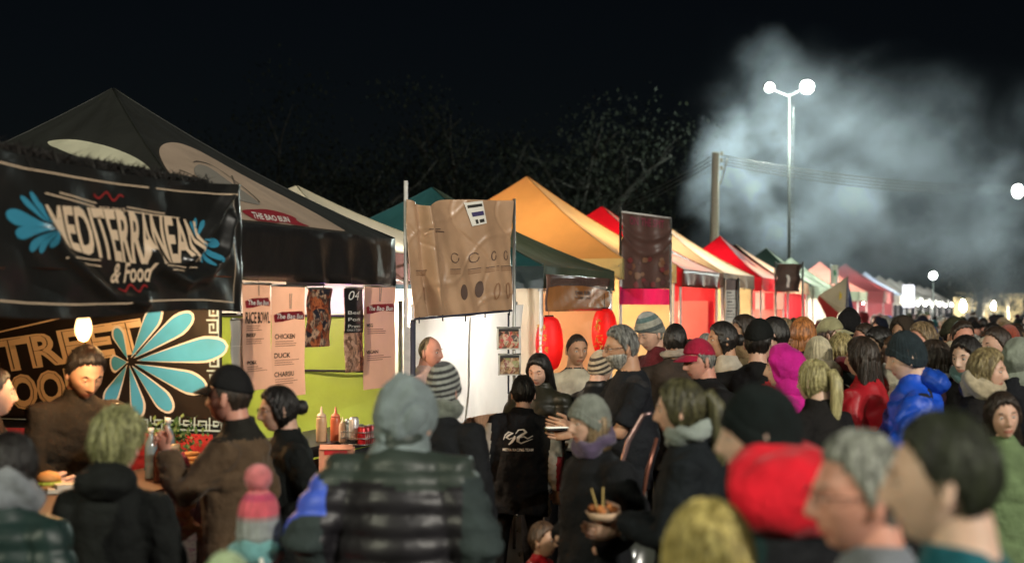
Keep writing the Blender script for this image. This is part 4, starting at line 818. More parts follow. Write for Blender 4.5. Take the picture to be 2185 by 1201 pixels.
added_mast(-8.5, -4.0, 7.5, ((0, LEFTW),), 'unseen floodlight mast added behind the photographer to the left')
# utility pole and its wires
up = P(1527, 326, 40); root = empty('utility_pole', (up[0], up[1], 0), R(3), 'pale wooden utility pole carrying wires, left of the floodlight mast', 'utility pole')
MB().tube([(-.10, 0, 0), (-.03, 0, up[2]*.7), (0, 0, up[2])], [.14, .12, .10], 12).build('pole_shaft', mat('pole_wood', (.62, .58, .46), .8, 'plain'), root, True)
MB().tube([(.13, 0, -.9+up[2]), (.30, 0, up[2]-.3), (.33, 0, up[2]-.15)], .02, 6).build('bracket', STEEL, root, True)
for dz in (.02, .2, .42): MB().lathe([(.002, 0), (.045, 0), (.05, .03), (.03, .07), (.05, .1), (.002, .11)], (.17, 0, up[2]-dz-.06), 10).build('insulator', mat('ceramic', (.6, .58, .5), .3, 'plain'), root, True)
WR = mat('wire_grey', (.10, .105, .10), .6, 'plain')
for i in range(4):
    a = P(1545, 333+i*6, 40); b = P(2215, 396+i*3.4, 53); mid = (a+b)/2-np.array([0, 0, .55+.06*i]); pts = [(a*(1-t)**2+2*mid*t*(1-t)+b*t*t) for t in np.linspace(0, 1, 28)]
    tag(MB().tube(pts, .013, 5).build('power_wire', WR, None, True), 'wire from the utility pole to the right floodlight, %s of four' % ('topmost', 'second', 'third', 'lowest')[i], 'wire', 'overhead wires')
for i in range(3):
    a = P(1516, 335+i*8, 40); b = P(1235, 455+i*10, 47); mid = (a+b)/2-np.array([0, 0, .5]); pts = [(a*(1-t)**2+2*mid*t*(1-t)+b*t*t) for t in np.linspace(0, 1, 24)]
    tag(MB().tube(pts, .014, 5).build('power_wire', WR, None, True), 'wire running down left from the utility pole into the trees, %s of three' % ('topmost', 'middle', 'lowest')[i], 'wire', 'overhead wires')
BARK = mat('bark_pale', (.022, .021, .016), .9, 'plain'); LEAF = [mat('leaf_%d' % i, c, .7, 'flat', spec=.2) for i, c in enumerate(((.007, .010, .006), (.005, .007, .004), (.009, .012, .006)))]
def tree(label, base, H_, seed, limbs=7, leaves=2600, spread=.42, trunk=.3):
    rs = np.random.RandomState(seed); root = empty('gum_tree', base, 0, label, 'tree', 'dark gum trees behind the tents'); mb = MB(); tips = []
    k = H_*.38; tr = [np.array([0, 0, 0]), np.array([rs.normal()*.2, 0, k*.5]), np.array([rs.normal()*.4, rs.normal()*.3, k])]; mb.tube(tr, [trunk, trunk*.8, trunk*.65], 9)
    for i in range(limbs):
        a = rs.uniform(0, 6.28); d = np.array([math.cos(a)*rs.uniform(.4, 1), math.sin(a)*rs.uniform(.3, .8), rs.uniform(.5, 1.2)]); d /= np.linalg.norm(d); L = H_*rs.uniform(.26, .42); p = tr[2]-np.array([0, 0, rs.uniform(0, k*.3)]); pts = [p]
        for s_ in range(4): d = d+rs.normal(size=3)*.22; d /= np.linalg.norm(d); pts.append(pts[-1]+d*L/4)
        mb.tube(pts, [trunk*.42, trunk*.30, trunk*.2, trunk*.12, trunk*.05], 7); tips += [pts[2], pts[3], pts[4]]
        for s_ in range(3):
            q = pts[1+s_]; e = d+rs.normal(size=3)*.7; e /= np.linalg.norm(e); pp = [q, q+e*L*.18+rs.normal(size=3)*.1, q+e*L*.36]; mb.tube(pp, [trunk*.14, trunk*.08, trunk*.03], 5); tips += [pp[1], pp[2]]
    mb.build('trunk', BARK, root, True); mb = MB(); tips = np.array(tips); nb = 90; V = []; Fc = []; M = []
    cl = tips[rs.randint(len(tips), size=nb)]+rs.normal(size=(nb, 3))*H_*.05; cr = H_*rs.uniform(.03, .065, size=nb)
    for i in range(leaves):
        c = rs.randint(nb); p = cl[c]+rs.normal(size=3)*cr[c]*[1, 1, .7]; d = rs.normal(size=3); d[2] -= .4; d /= np.linalg.norm(d); a, b = frame(d); l = rs.uniform(.09, .2); w = l*.28; j = len(V)
        V += [p, p+d*l*.5+a*w, p+d*l, p+d*l*.5-a*w]; Fc.append((j, j+1, j+2, j+3)); M.append(c % 3)
    mesh('crown', V, Fc, LEAF, root, False, M)
for i, (px, Y, H_, lab) in enumerate(((1225, 50, 12.5, 'pale-limbed gum tree behind the orange-yellow tent'), (1000, 50, 12, 'dim gum tree behind the teal peak'), (790, 47, 11, 'dim gum tree behind the cream tent'), (1360, 78, 17, 'leafy dark tree left of the smoke'), (560, 52, 12.5, 'nearly black tree above the black tent'), (2090, 70, 7, 'small leafy tree lit within the smoke at the right'), (1190, 62, 14, 'tallest dark tree left of the utility pole'))):
    tree(lab, (*P(px, 0, Y)[:2], 0), H_, 10+i, limbs=8, leaves=6500, trunk=.30 if i else .34)

# smoke from the grills: a real volume lit by the floodlights
sm = bpy.data.materials.new('smoke'); sm.use_nodes = True; n_ = sm.node_tree; n_.nodes.remove(n_.nodes['Principled BSDF']); Lk = n_.links; out = n_.nodes['Material Output']
pv = n_.nodes.new('ShaderNodeVolumePrincipled'); pv.inputs['Color'].default_value = (.76, .87, 1.0, 1); pv.inputs['Anisotropy'].default_value = .1; Lk.new(pv.outputs[0], out.inputs['Volume'])
tc = n_.nodes.new('ShaderNodeTexCoord')
def N(t, **k):
    q = n_.nodes.new(t)
    for a, b in k.items(): setattr(q, a, b)
    return q
def mth(op, a, b=None, c=None):
    q = N('ShaderNodeMath', operation=op)
    for i, x in enumerate((a, b, c)):
        if x is None: continue
        if isinstance(x, (int, float)): q.inputs[i].default_value = x
        else: Lk.new(x, q.inputs[i])
    return q.outputs[0]
n1 = N('ShaderNodeTexNoise'); n1.inputs['Scale'].default_value = .24; n1.inputs['Detail'].default_value = 5; n1.inputs['Roughness'].default_value = .5; n1.inputs['Distortion'].default_value = .5
mp = N('ShaderNodeMapping'); mp.inputs['Location'].default_value = (3.1, 1.7, 8.3); mp.inputs['Scale'].default_value = (1, .55, 1.1); mp.inputs['Rotation'].default_value = (0, R(22), 0); Lk.new(tc.outputs['Object'], mp.inputs[0]); Lk.new(mp.outputs[0], n1.inputs[0])
sx = N('ShaderNodeSeparateXYZ'); Lk.new(tc.outputs['Object'], sx.inputs[0]); X_, Y_, Z_ = sx.outputs
def smst(x, a, b): q = N('ShaderNodeMapRange', interpolation_type='SMOOTHSTEP'); q.inputs['From Min'].default_value = a; q.inputs['From Max'].default_value = b; Lk.new(x, q.inputs[0]); return q.outputs[0]
# envelope in the box's own metres: x to the right of its left side, z above the ground
left = smst(mth('ADD', X_, mth('MULTIPLY', Z_, -.05)), 1.4, 3.6); top = smst(mth('ADD', Z_, mth('MULTIPLY', X_, .16)), 12.4, 8.2); right = smst(X_, 16, 4)
low = mth('ADD', mth('MULTIPLY', smst(Z_, 2.4, 4.8), .68), .32)
n2 = N('ShaderNodeTexNoise'); n2.inputs['Scale'].default_value = .55; n2.inputs['Detail'].default_value = 5; n2.inputs['Roughness'].default_value = .6; Lk.new(mp.outputs[0], n2.inputs[0])
puff = smst(n1.outputs[0], .40, .68); fine = smst(n2.outputs[0], .36, .66)
d2 = mth('ADD', mth('MULTIPLY', mth('MULTIPLY', puff, puff), mth('ADD', .35, fine)), .03); dens = mth('MULTIPLY', mth('MULTIPLY', d2, mth('ADD', mth('MULTIPLY', right, .75), .25)), mth('MULTIPLY', mth('MULTIPLY', left, top), .80)); Lk.new(dens, pv.inputs['Density'])
BLOBS = ((1722, 190, 46.9, 1.5, .22), (1641, 190, 46.9, 1.1, .16), (2172, 408, 46.9, 1.6, .22), (1550, 390, 47.4, 1.7, 1.5), (1620, 285, 47.6, 1.5, .95), (1640, 485, 47.3, 1.35, 2.0), (1560, 540, 47.6, 1.6, .35), (1600, 430, 48.2, 1.6, .9), (1660, 370, 47.8, 1.3, .9), (1760, 400, 48, 1.5, .6), (1830, 440, 48, 1.4, .6), (1700, 420, 49, 2.6, .35), (1720, 250, 49, 2.6, .28), (1870, 470, 49, 2.0, .42), (1990, 450, 50, 2.4, .26), (1930, 570, 50, 2.4, .34), (2110, 590, 50, 2.4, .45), (1800, 340, 50, 2.4, .30), (2150, 510, 49, 1.6, .4), (1730, 560, 49, 2.0, .4), (1900, 330, 50, 2.0, .15), (1640, 160, 48.4, 1.7, .25))  # first three puffs are added behind the lamp heads as glow halos
bx0, bx1, by0, by1, bz0, bz1 = P(1385, 0, 46.5)[0], 25.5, 46.2, 58, .3, 13.5
tot = None
wp = N('ShaderNodeVectorMath', operation='ADD'); cn = N('ShaderNodeTexNoise'); cn.inputs['Scale'].default_value = .38; cn.inputs['Detail'].default_value = 5; Lk.new(tc.outputs['Object'], cn.inputs[0])
wsb = N('ShaderNodeVectorMath', operation='MULTIPLY_ADD'); Lk.new(cn.outputs['Color'], wsb.inputs[0]); wsb.inputs[1].default_value = (4.2, 4.2, 4.2); wsb.inputs[2].default_value = (-2.1, -2.1, -2.1); Lk.new(tc.outputs['Object'], wp.inputs[0]); Lk.new(wsb.outputs[0], wp.inputs[1])
for (px, py, Y, rad, k) in BLOBS:
    c = P(px, py, Y)-np.array([bx0, by0, 0]); vd = N('ShaderNodeVectorMath', operation='DISTANCE'); Lk.new(wp.outputs[0], vd.inputs[0]); vd.inputs[1].default_value = tuple(c)
    q = mth('MULTIPLY', smst(vd.outputs['Value'], rad*1.15, rad*.15), k); tot = q if tot is None else mth('ADD', tot, q)
dens = mth('ADD', mth('MULTIPLY', dens, .26), mth('MULTIPLY', mth('MULTIPLY', tot, mth('ADD', .12, fine)), .72)); dens = mth('MULTIPLY', dens, low); Lk.new(dens, pv.inputs['Density'])
mb = MB(); mb.box(((bx1-bx0)/2, (by1-by0)/2, (bz0+bz1)/2), (bx1-bx0, by1-by0, bz1-bz0)); so_ = mb.build('smoke', sm, None); so_.location = (bx0, by0, 0); tag(so_, 'drifting grill smoke around the floodlight mast', 'smoke', kind='stuff')
sm.cycles.volume_step_rate = .35; sm.cycles.homogeneous_volume = False
# ================================================================== people
def sstep(x, a, b): t = np.clip((x-a)/(b-a), 0, 1); return t*t*(3-2*t)
def headgrid(nu, nv, feat=1.0, wide=1.0):
    th = np.linspace(0.02, math.pi-.02, nv); ph = np.linspace(0, 2*math.pi, nu, endpoint=False)
    T, H = np.meshgrid(th, ph, indexing='ij'); d = np.stack([np.sin(T)*np.cos(H), np.sin(T)*np.sin(H), np.cos(T)], -1).reshape(-1, 3)
    p = d*np.array([.075*wide, .094, .117]); z = p[:, 2]; t = np.clip(-z/.117, 0, 1); fr = p[:, 1] < 0
    p[:, 0] *= 1-.34*t**1.6; p[:, 1] = np.where(fr, p[:, 1]*(1-.02*t), p[:, 1]*(1-.42*t)); p[:, 1] -= .012*t
    p[:, 1] = np.where(~fr, p[:, 1]*(1+.1*np.clip(z/.1, 0, 1)*(1-np.clip(z/.117, 0, 1))), p[:, 1])
    if feat:
        x = p[:, 0]; ax = np.abs(x); w = sstep(-d[:, 1], .25, .6)*feat; g = lambda a, s: np.exp(-(a/s)**2)
        nosep = np.interp(z, [-.052, -.046, -.038, -.028, 0, .016, .03], [0, .35, 1, .95, .5, .2, 0])
        dy = -.026*g(x, .0105+.006*np.interp(z, [-.045, -.02], [1, 0]))*nosep
        dy += .011*g(ax-.031, .015)*g(z-.002, .012); dy -= .005*g(z-.024, .009)*g(x, .05)
        dy -= .005*g(x, .021)*(g(z+.066, .005)+g(z+.078, .0055)); dy += .003*g(x, .024)*g(z+.0715, .0025)
        dy -= .009*g(x, .022)*g(z+.102, .014); dy -= .004*g(ax-.048, .014)*g(z+.022, .016); dy += .003*g(x, .02)*g(z+.09, .006)
        p[:, 1] += dy*w
    Fc = [(j*nu+i, (j+1)*nu+i, (j+1)*nu+(i+1) % nu, j*nu+(i+1) % nu) for j in range(nv-1) for i in range(nu)]
    Fc += [tuple(range(nu)), tuple((nv-1)*nu+i for i in range(nu))[::-1]]
    return p, Fc, d
def azf(p): return np.abs(np.arctan2(p[:, 0], -(p[:, 1]-.005)))     # 0 at the face, pi at the nape
HL = {'short': ([0, .55, .95, 1.3, 1.55, 1.8, 2.2, 3.15], [.080, .074, .052, .014, -.02, .008, -.055, -.078]),
      'long': ([0, .4, .8, 1.1, 1.4, 1.8, 3.15], [.074, .066, .03, -.05, -.12, -.12, -.12]),
      'bald': ([0, .6, 1.1, 1.5, 1.8, 2.3, 3.15], [.2, .2, .09, .0, -.0, -.05, -.07]),
      'beanie': ([0, .6, 1.2, 1.8, 3.15], [.040, .036, .016, .0, -.03]),
      'beanielow': ([0, .6, 1.2, 1.8, 3.15], [.030, .02, -.02, -.045, -.06]),
      'cap': ([0, .6, 1.2, 1.8, 3.15], [.052, .05, .04, .03, .012]),
      'hood': ([0, .55, .85, 1.1, 1.5, 3.15], [.085, .055, -.03, -.12, -.13, -.13]),
      'band': ([0, 3.15], [.03, -.01])}
def shell(style, th, nu=72, nv=48, noise=.0, seed=0, top=0, back=0, rib=0, edge=.010, wide=1.0, fr=60):
    p, Fc, d = headgrid(nu, nv, 0, wide); az = azf(p); zl = np.interp(az, *HL[style])
    if rib == 0 and style in ('short', 'long', 'bald'): zl = zl+.003*np.sin(az*19+seed)+.003*np.sin(az*43+p[:, 0]*60)
    m = (p[:, 2]-zl)/edge
    h = np.where(m > 0, np.minimum(1, m)**.5, -1.0); off = np.where(h > 0, th*h, -.012*np.minimum(1, -m))
    off = off+(h > 0)*(top*np.clip(d[:, 2], 0, 1)**2+back*np.clip(d[:, 1], 0, 1)**2)
    if noise and fr > 60:
        A = np.arctan2(p[:, 0], p[:, 1]-.02); q = np.clip(1-d[:, 2], 0, 1)**.5; wv = A+.5*nz(d, 3, seed)
        off = off+(h > 0)*noise*(.6*nz(d, 6, seed)+q*(.7*np.sin(wv*13+seed)+.6*np.sin(wv*29+1)+.5*np.sin(wv*47+2)))
    elif noise: off = off+(h > 0)*noise*(nz(d, fr/6, seed)+.6*nz(d*np.array([1, 1, .3]), fr/2.2, seed+1))
    if rib: off = off+(h > 0)*.0016*np.sin(np.arctan2(p[:, 0], p[:, 1])*rib)
    return p+d*off[:, None], Fc, d
def ear(sx, n=8):
    V, Fc = rings([(0, 0, -.031, .004, .006), (0, 0, -.026, .009, .010), (0, .001, -.01, .010, .013), (0, .003, .012, .011, .017), (0, .002, .026, .009, .013), (0, 0, .031, .003, .005)], 10)
    c = Matrix.Rotation(sx*R(22), 3, 'Z') @ Matrix.Rotation(R(-8), 3, 'X'); V = V@np.array(c).T
    return V+np.array([sx*.077, .014, -.006]), Fc
SL1, SL2 = .29, .27
ARM = {'down': (.27, -.04, .86), 'pocket': (.20, -.11, 1.0), 'front': (.07, -.30, 1.12), 'phone': (.05, -.27, 1.22), 'face': (.05, -.19, 1.46), 'low': (.12, -.36, .98), 'back': (.16, .12, .98)}
def ik(Sh, Wt, sx):
    d = Wt-Sh; L = np.linalg.norm(d); Lm = SL1+SL2-.01
    if L > Lm: Wt = Sh+d/L*Lm; d = Wt-Sh; L = Lm
    a = (SL1**2-SL2**2+L*L)/(2*L); h = math.sqrt(max(SL1**2-a*a, 0)); u = d/L
    pole = np.array([sx*.55, .55, -.6]); pole -= u*np.dot(pole, u); pole /= np.linalg.norm(pole)
    return Sh+u*a+pole*h, Wt
def hand(Wt, El, sx, curl=.35, palm=None, n=7):
    """palm and five fingers; returns verts, faces"""
    f = Wt-El; f /= np.linalg.norm(f); s0 = np.array([-sx*.3, .2, 1.0]) if palm is None else np.asarray(palm, float)
    s0 = s0-f*np.dot(s0, f); s0 /= np.linalg.norm(s0); nn = np.cross(f, s0)*(-sx); mb = MB()
    A = [Wt-f*.015, Wt+f*.02, Wt+f*.06, Wt+f*.092, Wt+f*.1]; rr = [.026, .034, .042, .040, .03]
    V = []; k = 10
    for q, r in zip(A, rr):
        for j in range(k):
            w = 2*math.pi*j/k; V.append(q+s0*r*math.cos(w)+nn*r*.42*math.sin(w))
    Fc = [(i*k+j, i*k+(j+1) % k, (i+1)*k+(j+1) % k, (i+1)*k+j) for i in range(len(A)-1) for j in range(k)]+[tuple(range(k))[::-1], tuple((len(A)-1)*k+j for j in range(k))]
    mb.add(V, Fc)
    for i, (o, L) in enumerate(zip((.031, .011, -.010, -.029), (.072, .081, .075, .058))):
        b = Wt+f*.088+s0*o; pts = [b-f*.02, b]; a = curl*(.7+.12*i)
        for q in (.45, .32, .23): a += curl*.8; pts.append(pts[-1]+(f*math.cos(a)+nn*math.sin(a))*L*q)
        mb.tube(pts, [.009, .0092, .0086, .0078, .0052], n)
    b = Wt+f*.03+s0*.034; t1 = f*.7+s0*.65+nn*.2; t2 = f*.95+s0*.15+nn*.45
    mb.tube([b-s0*.015, b+t1*.03, b+t1*.03+t2*.03, b+t1*.03+t2*.052], [.013, .0115, .0095, .006], n)
    return np.vstack(mb.V), mb.F
def remesh(V, Fc, vox, sm=3):
    me = bpy.data.meshes.new('t'); me.from_pydata(V.tolist(), [], Fc); o = bpy.data.objects.new('t', me); COL.objects.link(o)
    m = o.modifiers.new('r', 'REMESH'); m.mode = 'VOXEL'; m.voxel_size = vox
    s_ = o.modifiers.new('s', 'SMOOTH'); s_.factor = .5; s_.iterations = sm
    dg = bpy.context.evaluated_depsgraph_get(); r = bpy.data.meshes.new_from_object(o.evaluated_get(dg)); bpy.data.objects.remove(o); bpy.data.meshes.remove(me)
    return r
def bendf(V, lean, side=0):
    V = np.asarray(V, float).copy(); a = R(lean)*sstep(V[..., 2], .85, 1.25); y = V[..., 1]; z = V[..., 2]-.95
    y2 = y*np.cos(a)-z*np.sin(a); z2 = y*np.sin(a)+z*np.cos(a); V[..., 1] = y2; V[..., 2] = z2+.95
    if side:
        a = R(side)*sstep(V[..., 2], .85, 1.25); x = V[..., 0].copy(); z = V[..., 2]-.95; V[..., 0] = x*np.cos(a)+z*np.sin(a); V[..., 2] = -x*np.sin(a)+z*np.cos(a)+.95
    return V
SKIN = {'fair': (.62, .38, .28), 'pale': (.68, .46, .35), 'tan': (.48, .27, .17), 'brown': (.27, .15, .095), 'red': (.62, .30, .22)}
HAIR = {'black': (.012, .010, .009), 'dark': (.03, .02, .014), 'brown': (.075, .04, .022), 'grey': (.22, .22, .20), 'blonde': (.42, .29, .12), 'ginger': (.34, .13, .04), 'sand': (.2, .14, .075), 'green': (.34, .38, .1)}
def skinm(k): return mat('skin_'+k, SKIN[k], .5, 'skin')
def hairm(k): return mat('hair_'+k, HAIR[k], .42, 'hair')
def clothm(col, kind='cloth', **k):
    if max(col) < .1: col = tuple(x*.5 for x in col)
    key = kind+'_%02x%02x%02x' % tuple(int(min(1, c)*255) for c in col)+''.join(str(v)[:8] for v in k.values())
    return mat(key, col, k.pop('rough', {'cloth': .85, 'nylon': .46, 'knit': .9}.get(kind, .6)), kind, **k)
def limb(mb, a, b, c, r, n=10, sh=False):
    pts = [a, a*.5+b*.5, b, b*.5+c*.5, c]; r = list(r)
    if sh: pts.insert(0, a*np.array([.5, 1, 1])+np.array([0, 0, .012])); r.insert(0, r[0]*.62); pts[1] = a*.93+b*.07; r[1] *= .96
    mb.tube(pts, r, n)
def build_person(root, sp, s, detail=1):
    """all meshes in the root's space; s = height / 1.75"""
    D = lambda k, d=None: sp.get(k, d)
    w = D('build', 1.0); lean = D('lean', 0); side = D('side', 0); hs = D('hs', 1.0); vox = .016 if detail > 1 else .024 if detail else .036
    sw = .180*w; out = {}
    Sh = {sx: np.array([sx*(sw-.008), .01, 1.392]) for sx in (-1, 1)}; EW = {}
    for sx, key in ((1, 'L'), (-1, 'R')):
        t = D('arm'+key, 'down'); t = ARM[t] if isinstance(t, str) else t; t = np.array(t, float); t[0] *= sx; EW[sx] = ik(Sh[sx], t, sx)
    st = D('stance', .10)
    hip = {sx: np.array([sx*.09, 0, .92]) for sx in (-1, 1)}; ank = {sx: np.array([sx*st, .03*sx*D('step', 0), .08]) for sx in (-1, 1)}
    kn = {sx: hip[sx]*.5+ank[sx]*.5+np.array([0, -.03, .02]) for sx in (-1, 1)}
    # ---- body, one continuous surface
    mb = MB(); belly = D('belly', 0)
    tor = [(0, 0, .80, .12*w, .10), (0, 0, .90, .165*w, .118), (0, -.01*belly, 1.08, (.140+.03*belly)*w, .105+.05*belly), (0, 0, 1.27, .165*w, .118), (0, .01, 1.37, .158*w, .105), (0, .015, 1.43, .12*w, .085), (0, .012, 1.475, .066, .064), (0, 0, 1.56, .056, .06), (0, -.008, 1.60, .05, .055)]
    V, Fc = rings(tor, 20); mb.add(V, Fc)
    for sx in (-1, 1):
        limb(mb, hip[sx]+np.array([0, 0, .03]), kn[sx], ank[sx], [.085*w, .078*w, .056, .052, .038])
        a = ank[sx]; V, Fc = rings([(a[0], a[1]-.05, .0, .040, .125), (a[0], a[1]-.05, .035, .044, .125), (a[0], a[1]-.03, .07, .036, .085), (a[0], a[1], .12, .036, .04)], 12); mb.add(V, Fc)
        E, Wt = EW[sx]; limb(mb, Sh[sx], E, Wt, [.062, .050, .041, .036, .026], 10, True)
        mb.add(*_off(rings([(0, 0, -.055, .03, .03), (0, 0, -.03, .055, .05), (0, 0, .01, .056, .052), (0, 0, .040, .03, .032)], 10), Sh[sx]))
    me = remesh(np.vstack(mb.V), mb.F, vox); V = getco(me)
    cen = np.array([V[list(p.vertices)].mean(0) for p in me.polygons]) if len(me.polygons) < 60000 else None
    tee = D('tee', False); mi = np.full(len(cen), 2, 'i'); mi[(cen[:, 2] < .95)] = 1; mi[cen[:, 2] < .10] = 3; mi[cen[:, 2] > 1.475] = 0
    for sx in (-1, 1):
        E, Wt = EW[sx]
        for a, b, r in ((Sh[sx], E, .06), (E, Wt, .055)):
            d = b-a; t = np.clip(((cen-a)@d)/(d@d), 0, 1); dist = np.linalg.norm(cen-a-t[:, None]*d, axis=1)
            sel = (dist < r) & (t > (.15 if r > .055 else 0)) & ((np.abs(cen[:, 0]) > .17*w) | (r < .056)); mi[sel] = 0 if (r < .056 or tee) else 2
    Vb = bendf(V, lean, side); Fb = [tuple(p.vertices) for p in me.polygons]; bpy.data.meshes.remove(me)
    # ---- head matrix
    piv = bendf(np.array([0, -.004, 1.528+sp.get('hdz', 0)]), lean, side); Rm = Matrix.Rotation(R(lean)*D('hfollow', .45), 3, 'X') @ Matrix.Rotation(R(D('tilt', 0)), 3, 'Y') @ Matrix.Rotation(R(D('hyaw', 0)), 3, 'Z') @ Matrix.Rotation(R(D('hpitch', 0)), 3, 'X')
    Rm = np.array(Rm); hc = piv+Rm@np.array([0, -.026, .083*hs])
    HM = lambda X: (np.asarray(X)*hs)@Rm.T+hc
    hw = D('hwide', 1.0); nu, nv = ((88, 64), (52, 36), (28, 20))[0 if detail > 1 else 1 if detail else 2]
    hp, hf, hd = headgrid(nu, nv, 1.0, hw); parts = [(HM(hp), hf, 0)]
    z = hp[:, 2]; ax = np.abs(hp[:, 0]); hmi = np.zeros(len(hf), 'i')
    for i, f in enumerate(hf):
        c = hp[list(f)].mean(0)
        if abs(c[2]+.072) < .0105 and abs(c[0]) < .024*math.sqrt(max(0, 1-((c[2]+.072)/.0105)**2))+.003 and c[1] < -.05: hmi[i] = 4
    allV = [Vb]; allF = list(Fb); allM = list(mi); n = len(Vb)
    def app(V, Fc, m):
        nonlocal n
        allV.append(V); allF.extend([tuple(i+n for i in f) for f in Fc]); allM.extend(m if hasattr(m, '__len__') else [m]*len(Fc)); n += len(V)
    app(HM(hp), hf, hmi)
    for sx in (-1, 1):
        V, Fc = ear(sx); V[:, 0] *= hw; app(HM(V), Fc, 0)
    if detail:
        for sx, key in ((1, 'L'), (-1, 'R')):
            if D('hand'+key, D('arm'+key, 'down') not in ('pocket',)):
                V, Fc = hand(EW[sx][1], EW[sx][0], sx, D('curl', .35)); app(bendf(V, lean, side), Fc, 0)
    skin = skinm(D('skin', 'fair')); lip = mat('lips_'+D('skin', 'fair'), tuple(c*k for c, k in zip(SKIN[D('skin', 'fair')], (.75, .5, .5))), .4, 'skin')
    trous = clothm(D('legs', (.02, .022, .03))); shirt = clothm(D('shirt', (.05, .05, .055))); shoe = clothm((.02, .018, .018))
    mesh('body', np.vstack(allV)*s, allF, [skin, trous, shirt, shoe, lip], root, True, allM)
    # ---- jacket
    jk = D('jacket')
    if jk:
        th = jk.get('th', .028); hem = jk.get('hem', .84); mb = MB(); fl = jk.get('flare', 0)
        secs = [(0, 0, hem, .165*w+th+fl, .118+th+fl), (0, 0, hem+.03, .168*w+th+fl, .12+th+fl), (0, 0, max(hem+.1, .92), .168*w+th, .12+th), (0, -.01*belly, 1.08, (.15+.025*belly)*w+th, .108+.05*belly+th), (0, 0, 1.27, .168*w+th, .12+th), (0, .01, 1.37, .158*w+th*.6, .105+th), (0, .013, 1.42, .128*w+th*.5, .09+th*.8), (0, .015, 1.455, .092*w+th*.4, .08+th*.5), (0, .010, 1.482, .072+th*.3, .07+th*.3)]
        co = jk.get('collar', .03)
        if co: secs += [(0, .008, 1.485+co, .068+th*.3, .068+th*.3)]
        V, Fc = rings(secs, 24); mb.add(V, Fc); sl = jk.get('sleeve', 1.0); tt = th*.75
        for sx in (-1, 1):
            E, Wt = EW[sx]
            if sl >= 1: limb(mb, Sh[sx], E, Wt+(E-Wt)*.06, [.066+tt, .054+tt, .046+tt, .042+tt, .034+tt*.8], 10, True)
            elif sl > 0: mb.tube([Sh[sx], Sh[sx]*.5+E*.5, Sh[sx]*(1-sl)+E*sl], [.07+tt*.5, .062+tt, .064+tt], 12)
            mb.add(*_off(rings([(0, 0, -.055, .03, .03), (0, 0, -.03, .058+tt*.6, .052+tt*.6), (0, 0, .008, .056+tt*.5, .055+tt*.6), (0, 0, .036+tt*.3, .03, .034)], 10), Sh[sx]))
        me = remesh(np.vstack(mb.V), mb.F, vox*.95, 2 if detail else 1); V = getco(me); N = vnormals(me); seed = D('seed', 1)
        am = jk.get('fold', .014); dsp = am*(nz(V*np.array([1, 1, .55]), 15, seed)+.5*nz(V*np.array([.6, .6, 1.7]), 30, seed+3)-.75*np.clip(1-3.2*np.abs(nz(V*np.array([1, .8, 1.2]), 11, seed+7)), 0, 1)**1.5)
        if jk.get('quilt'):
            q = jk['quilt']; dsp = dsp*.5+.016*(np.abs(np.sin(math.pi*(V[:, 2]+.01*nz(V, 6, seed))/q))**.6-.6)
        V = V+N*dsp[:, None]; Fj = [tuple(p.vertices) for p in me.polygons]; cen = np.array([V[list(f)].mean(0) for f in Fj]); bpy.data.meshes.remove(me)
        mats = [jk['m']]; mj = np.zeros(len(Fj), 'i')
        for fn, m2 in jk.get('zones', []):
            mats.append(m2); mj[fn(cen, EW, Sh)] = len(mats)-1
        mesh('jacket', bendf(V, lean, side)*s, Fj, mats, root, True, mj)
        if jk.get('surf'): out['jbend'] = lambda X: bendf(X, lean, side)*s
    X = lambda nm, V, Fc, m, sm=True: mesh(nm, V*s, Fc, m, root, sm)
    # ---- hair
    hr = D('hair'); seed = D('seed', 1)
    if hr:
        sty, hcol = hr[0], hr[1]; hm = hairm(hcol) if isinstance(hcol, str) else hcol; un, vn = (110, 76) if detail > 1 else (72, 48) if detail else (32, 22)
        base = {'short': 'short', 'crop': 'short', 'spiky': 'short', 'bald': 'bald'}.get(sty, 'long'); th = {'crop': .006, 'short': .011, 'spiky': .022, 'bald': .003, 'bob': .022, 'long': .018}.get(sty, .013)
        if D('hat'): th = min(th, .008)
        ns = {'spiky': .013, 'crop': .0015, 'bald': .001}.get(sty, .004); mb = MB()
        V, Fc, d = shell(base, th, un, vn, ns, seed, top={'short': .009, 'spiky': .016, 'crop': .003}.get(sty, .004), back=.006 if base == 'long' else 0, wide=hw, fr=70); mb.add(V, Fc)
        drape = None
        if sty == 'long': drape = [(.02, .045, .082, .062), (-.04, .048, .090, .064), (-.11, .055, .098, .06), (-.19, .075, .105, .052), (-.29, .085, .098, .04), (-.36, .085, .06, .022)]
        if sty == 'bob': drape = [(.03, .03, .084, .07), (-.03, .028, .094, .08), (-.08, .03, .098, .082), (-.125, .03, .09, .074), (-.145, .03, .06, .05)]
        if drape:
            V, Fc = rings([(0, y, z_, rx, ry) for z_, y, rx, ry in dens([(.06, .03, .06, .05)]+drape)], 96)
            a = np.arctan2(V[:, 0], V[:, 1]-.04); V[:, :2] += (V[:, :2]-np.array([0, .045]))*(.05*np.sin(a*9+V[:, 2]*7+seed)+.04*np.sin(a*19+V[:, 2]*14)+.03*np.sin(a*37+V[:, 2]*9))[:, None]; mb.add(V, Fc); V_dr = V
        if sty == 'pony': mb.tube([(0, .08, .05), (0, .125, .055), (0, .15, .01), (.005, .155, -.08), (.01, .15, -.17), (.01, .14, -.25), (.005, .13, -.31)], [.022, .03, .036, .037, .033, .022, .006], 12)
        if sty == 'bun': mb.add(*_off(rings([(0, 0, -.04, .012, .012), (0, 0, -.03, .03, .03), (0, 0, 0, .042, .04), (0, 0, .03, .03, .03), (0, 0, .04, .01, .01)], 14), np.array([0, .125, .0])))
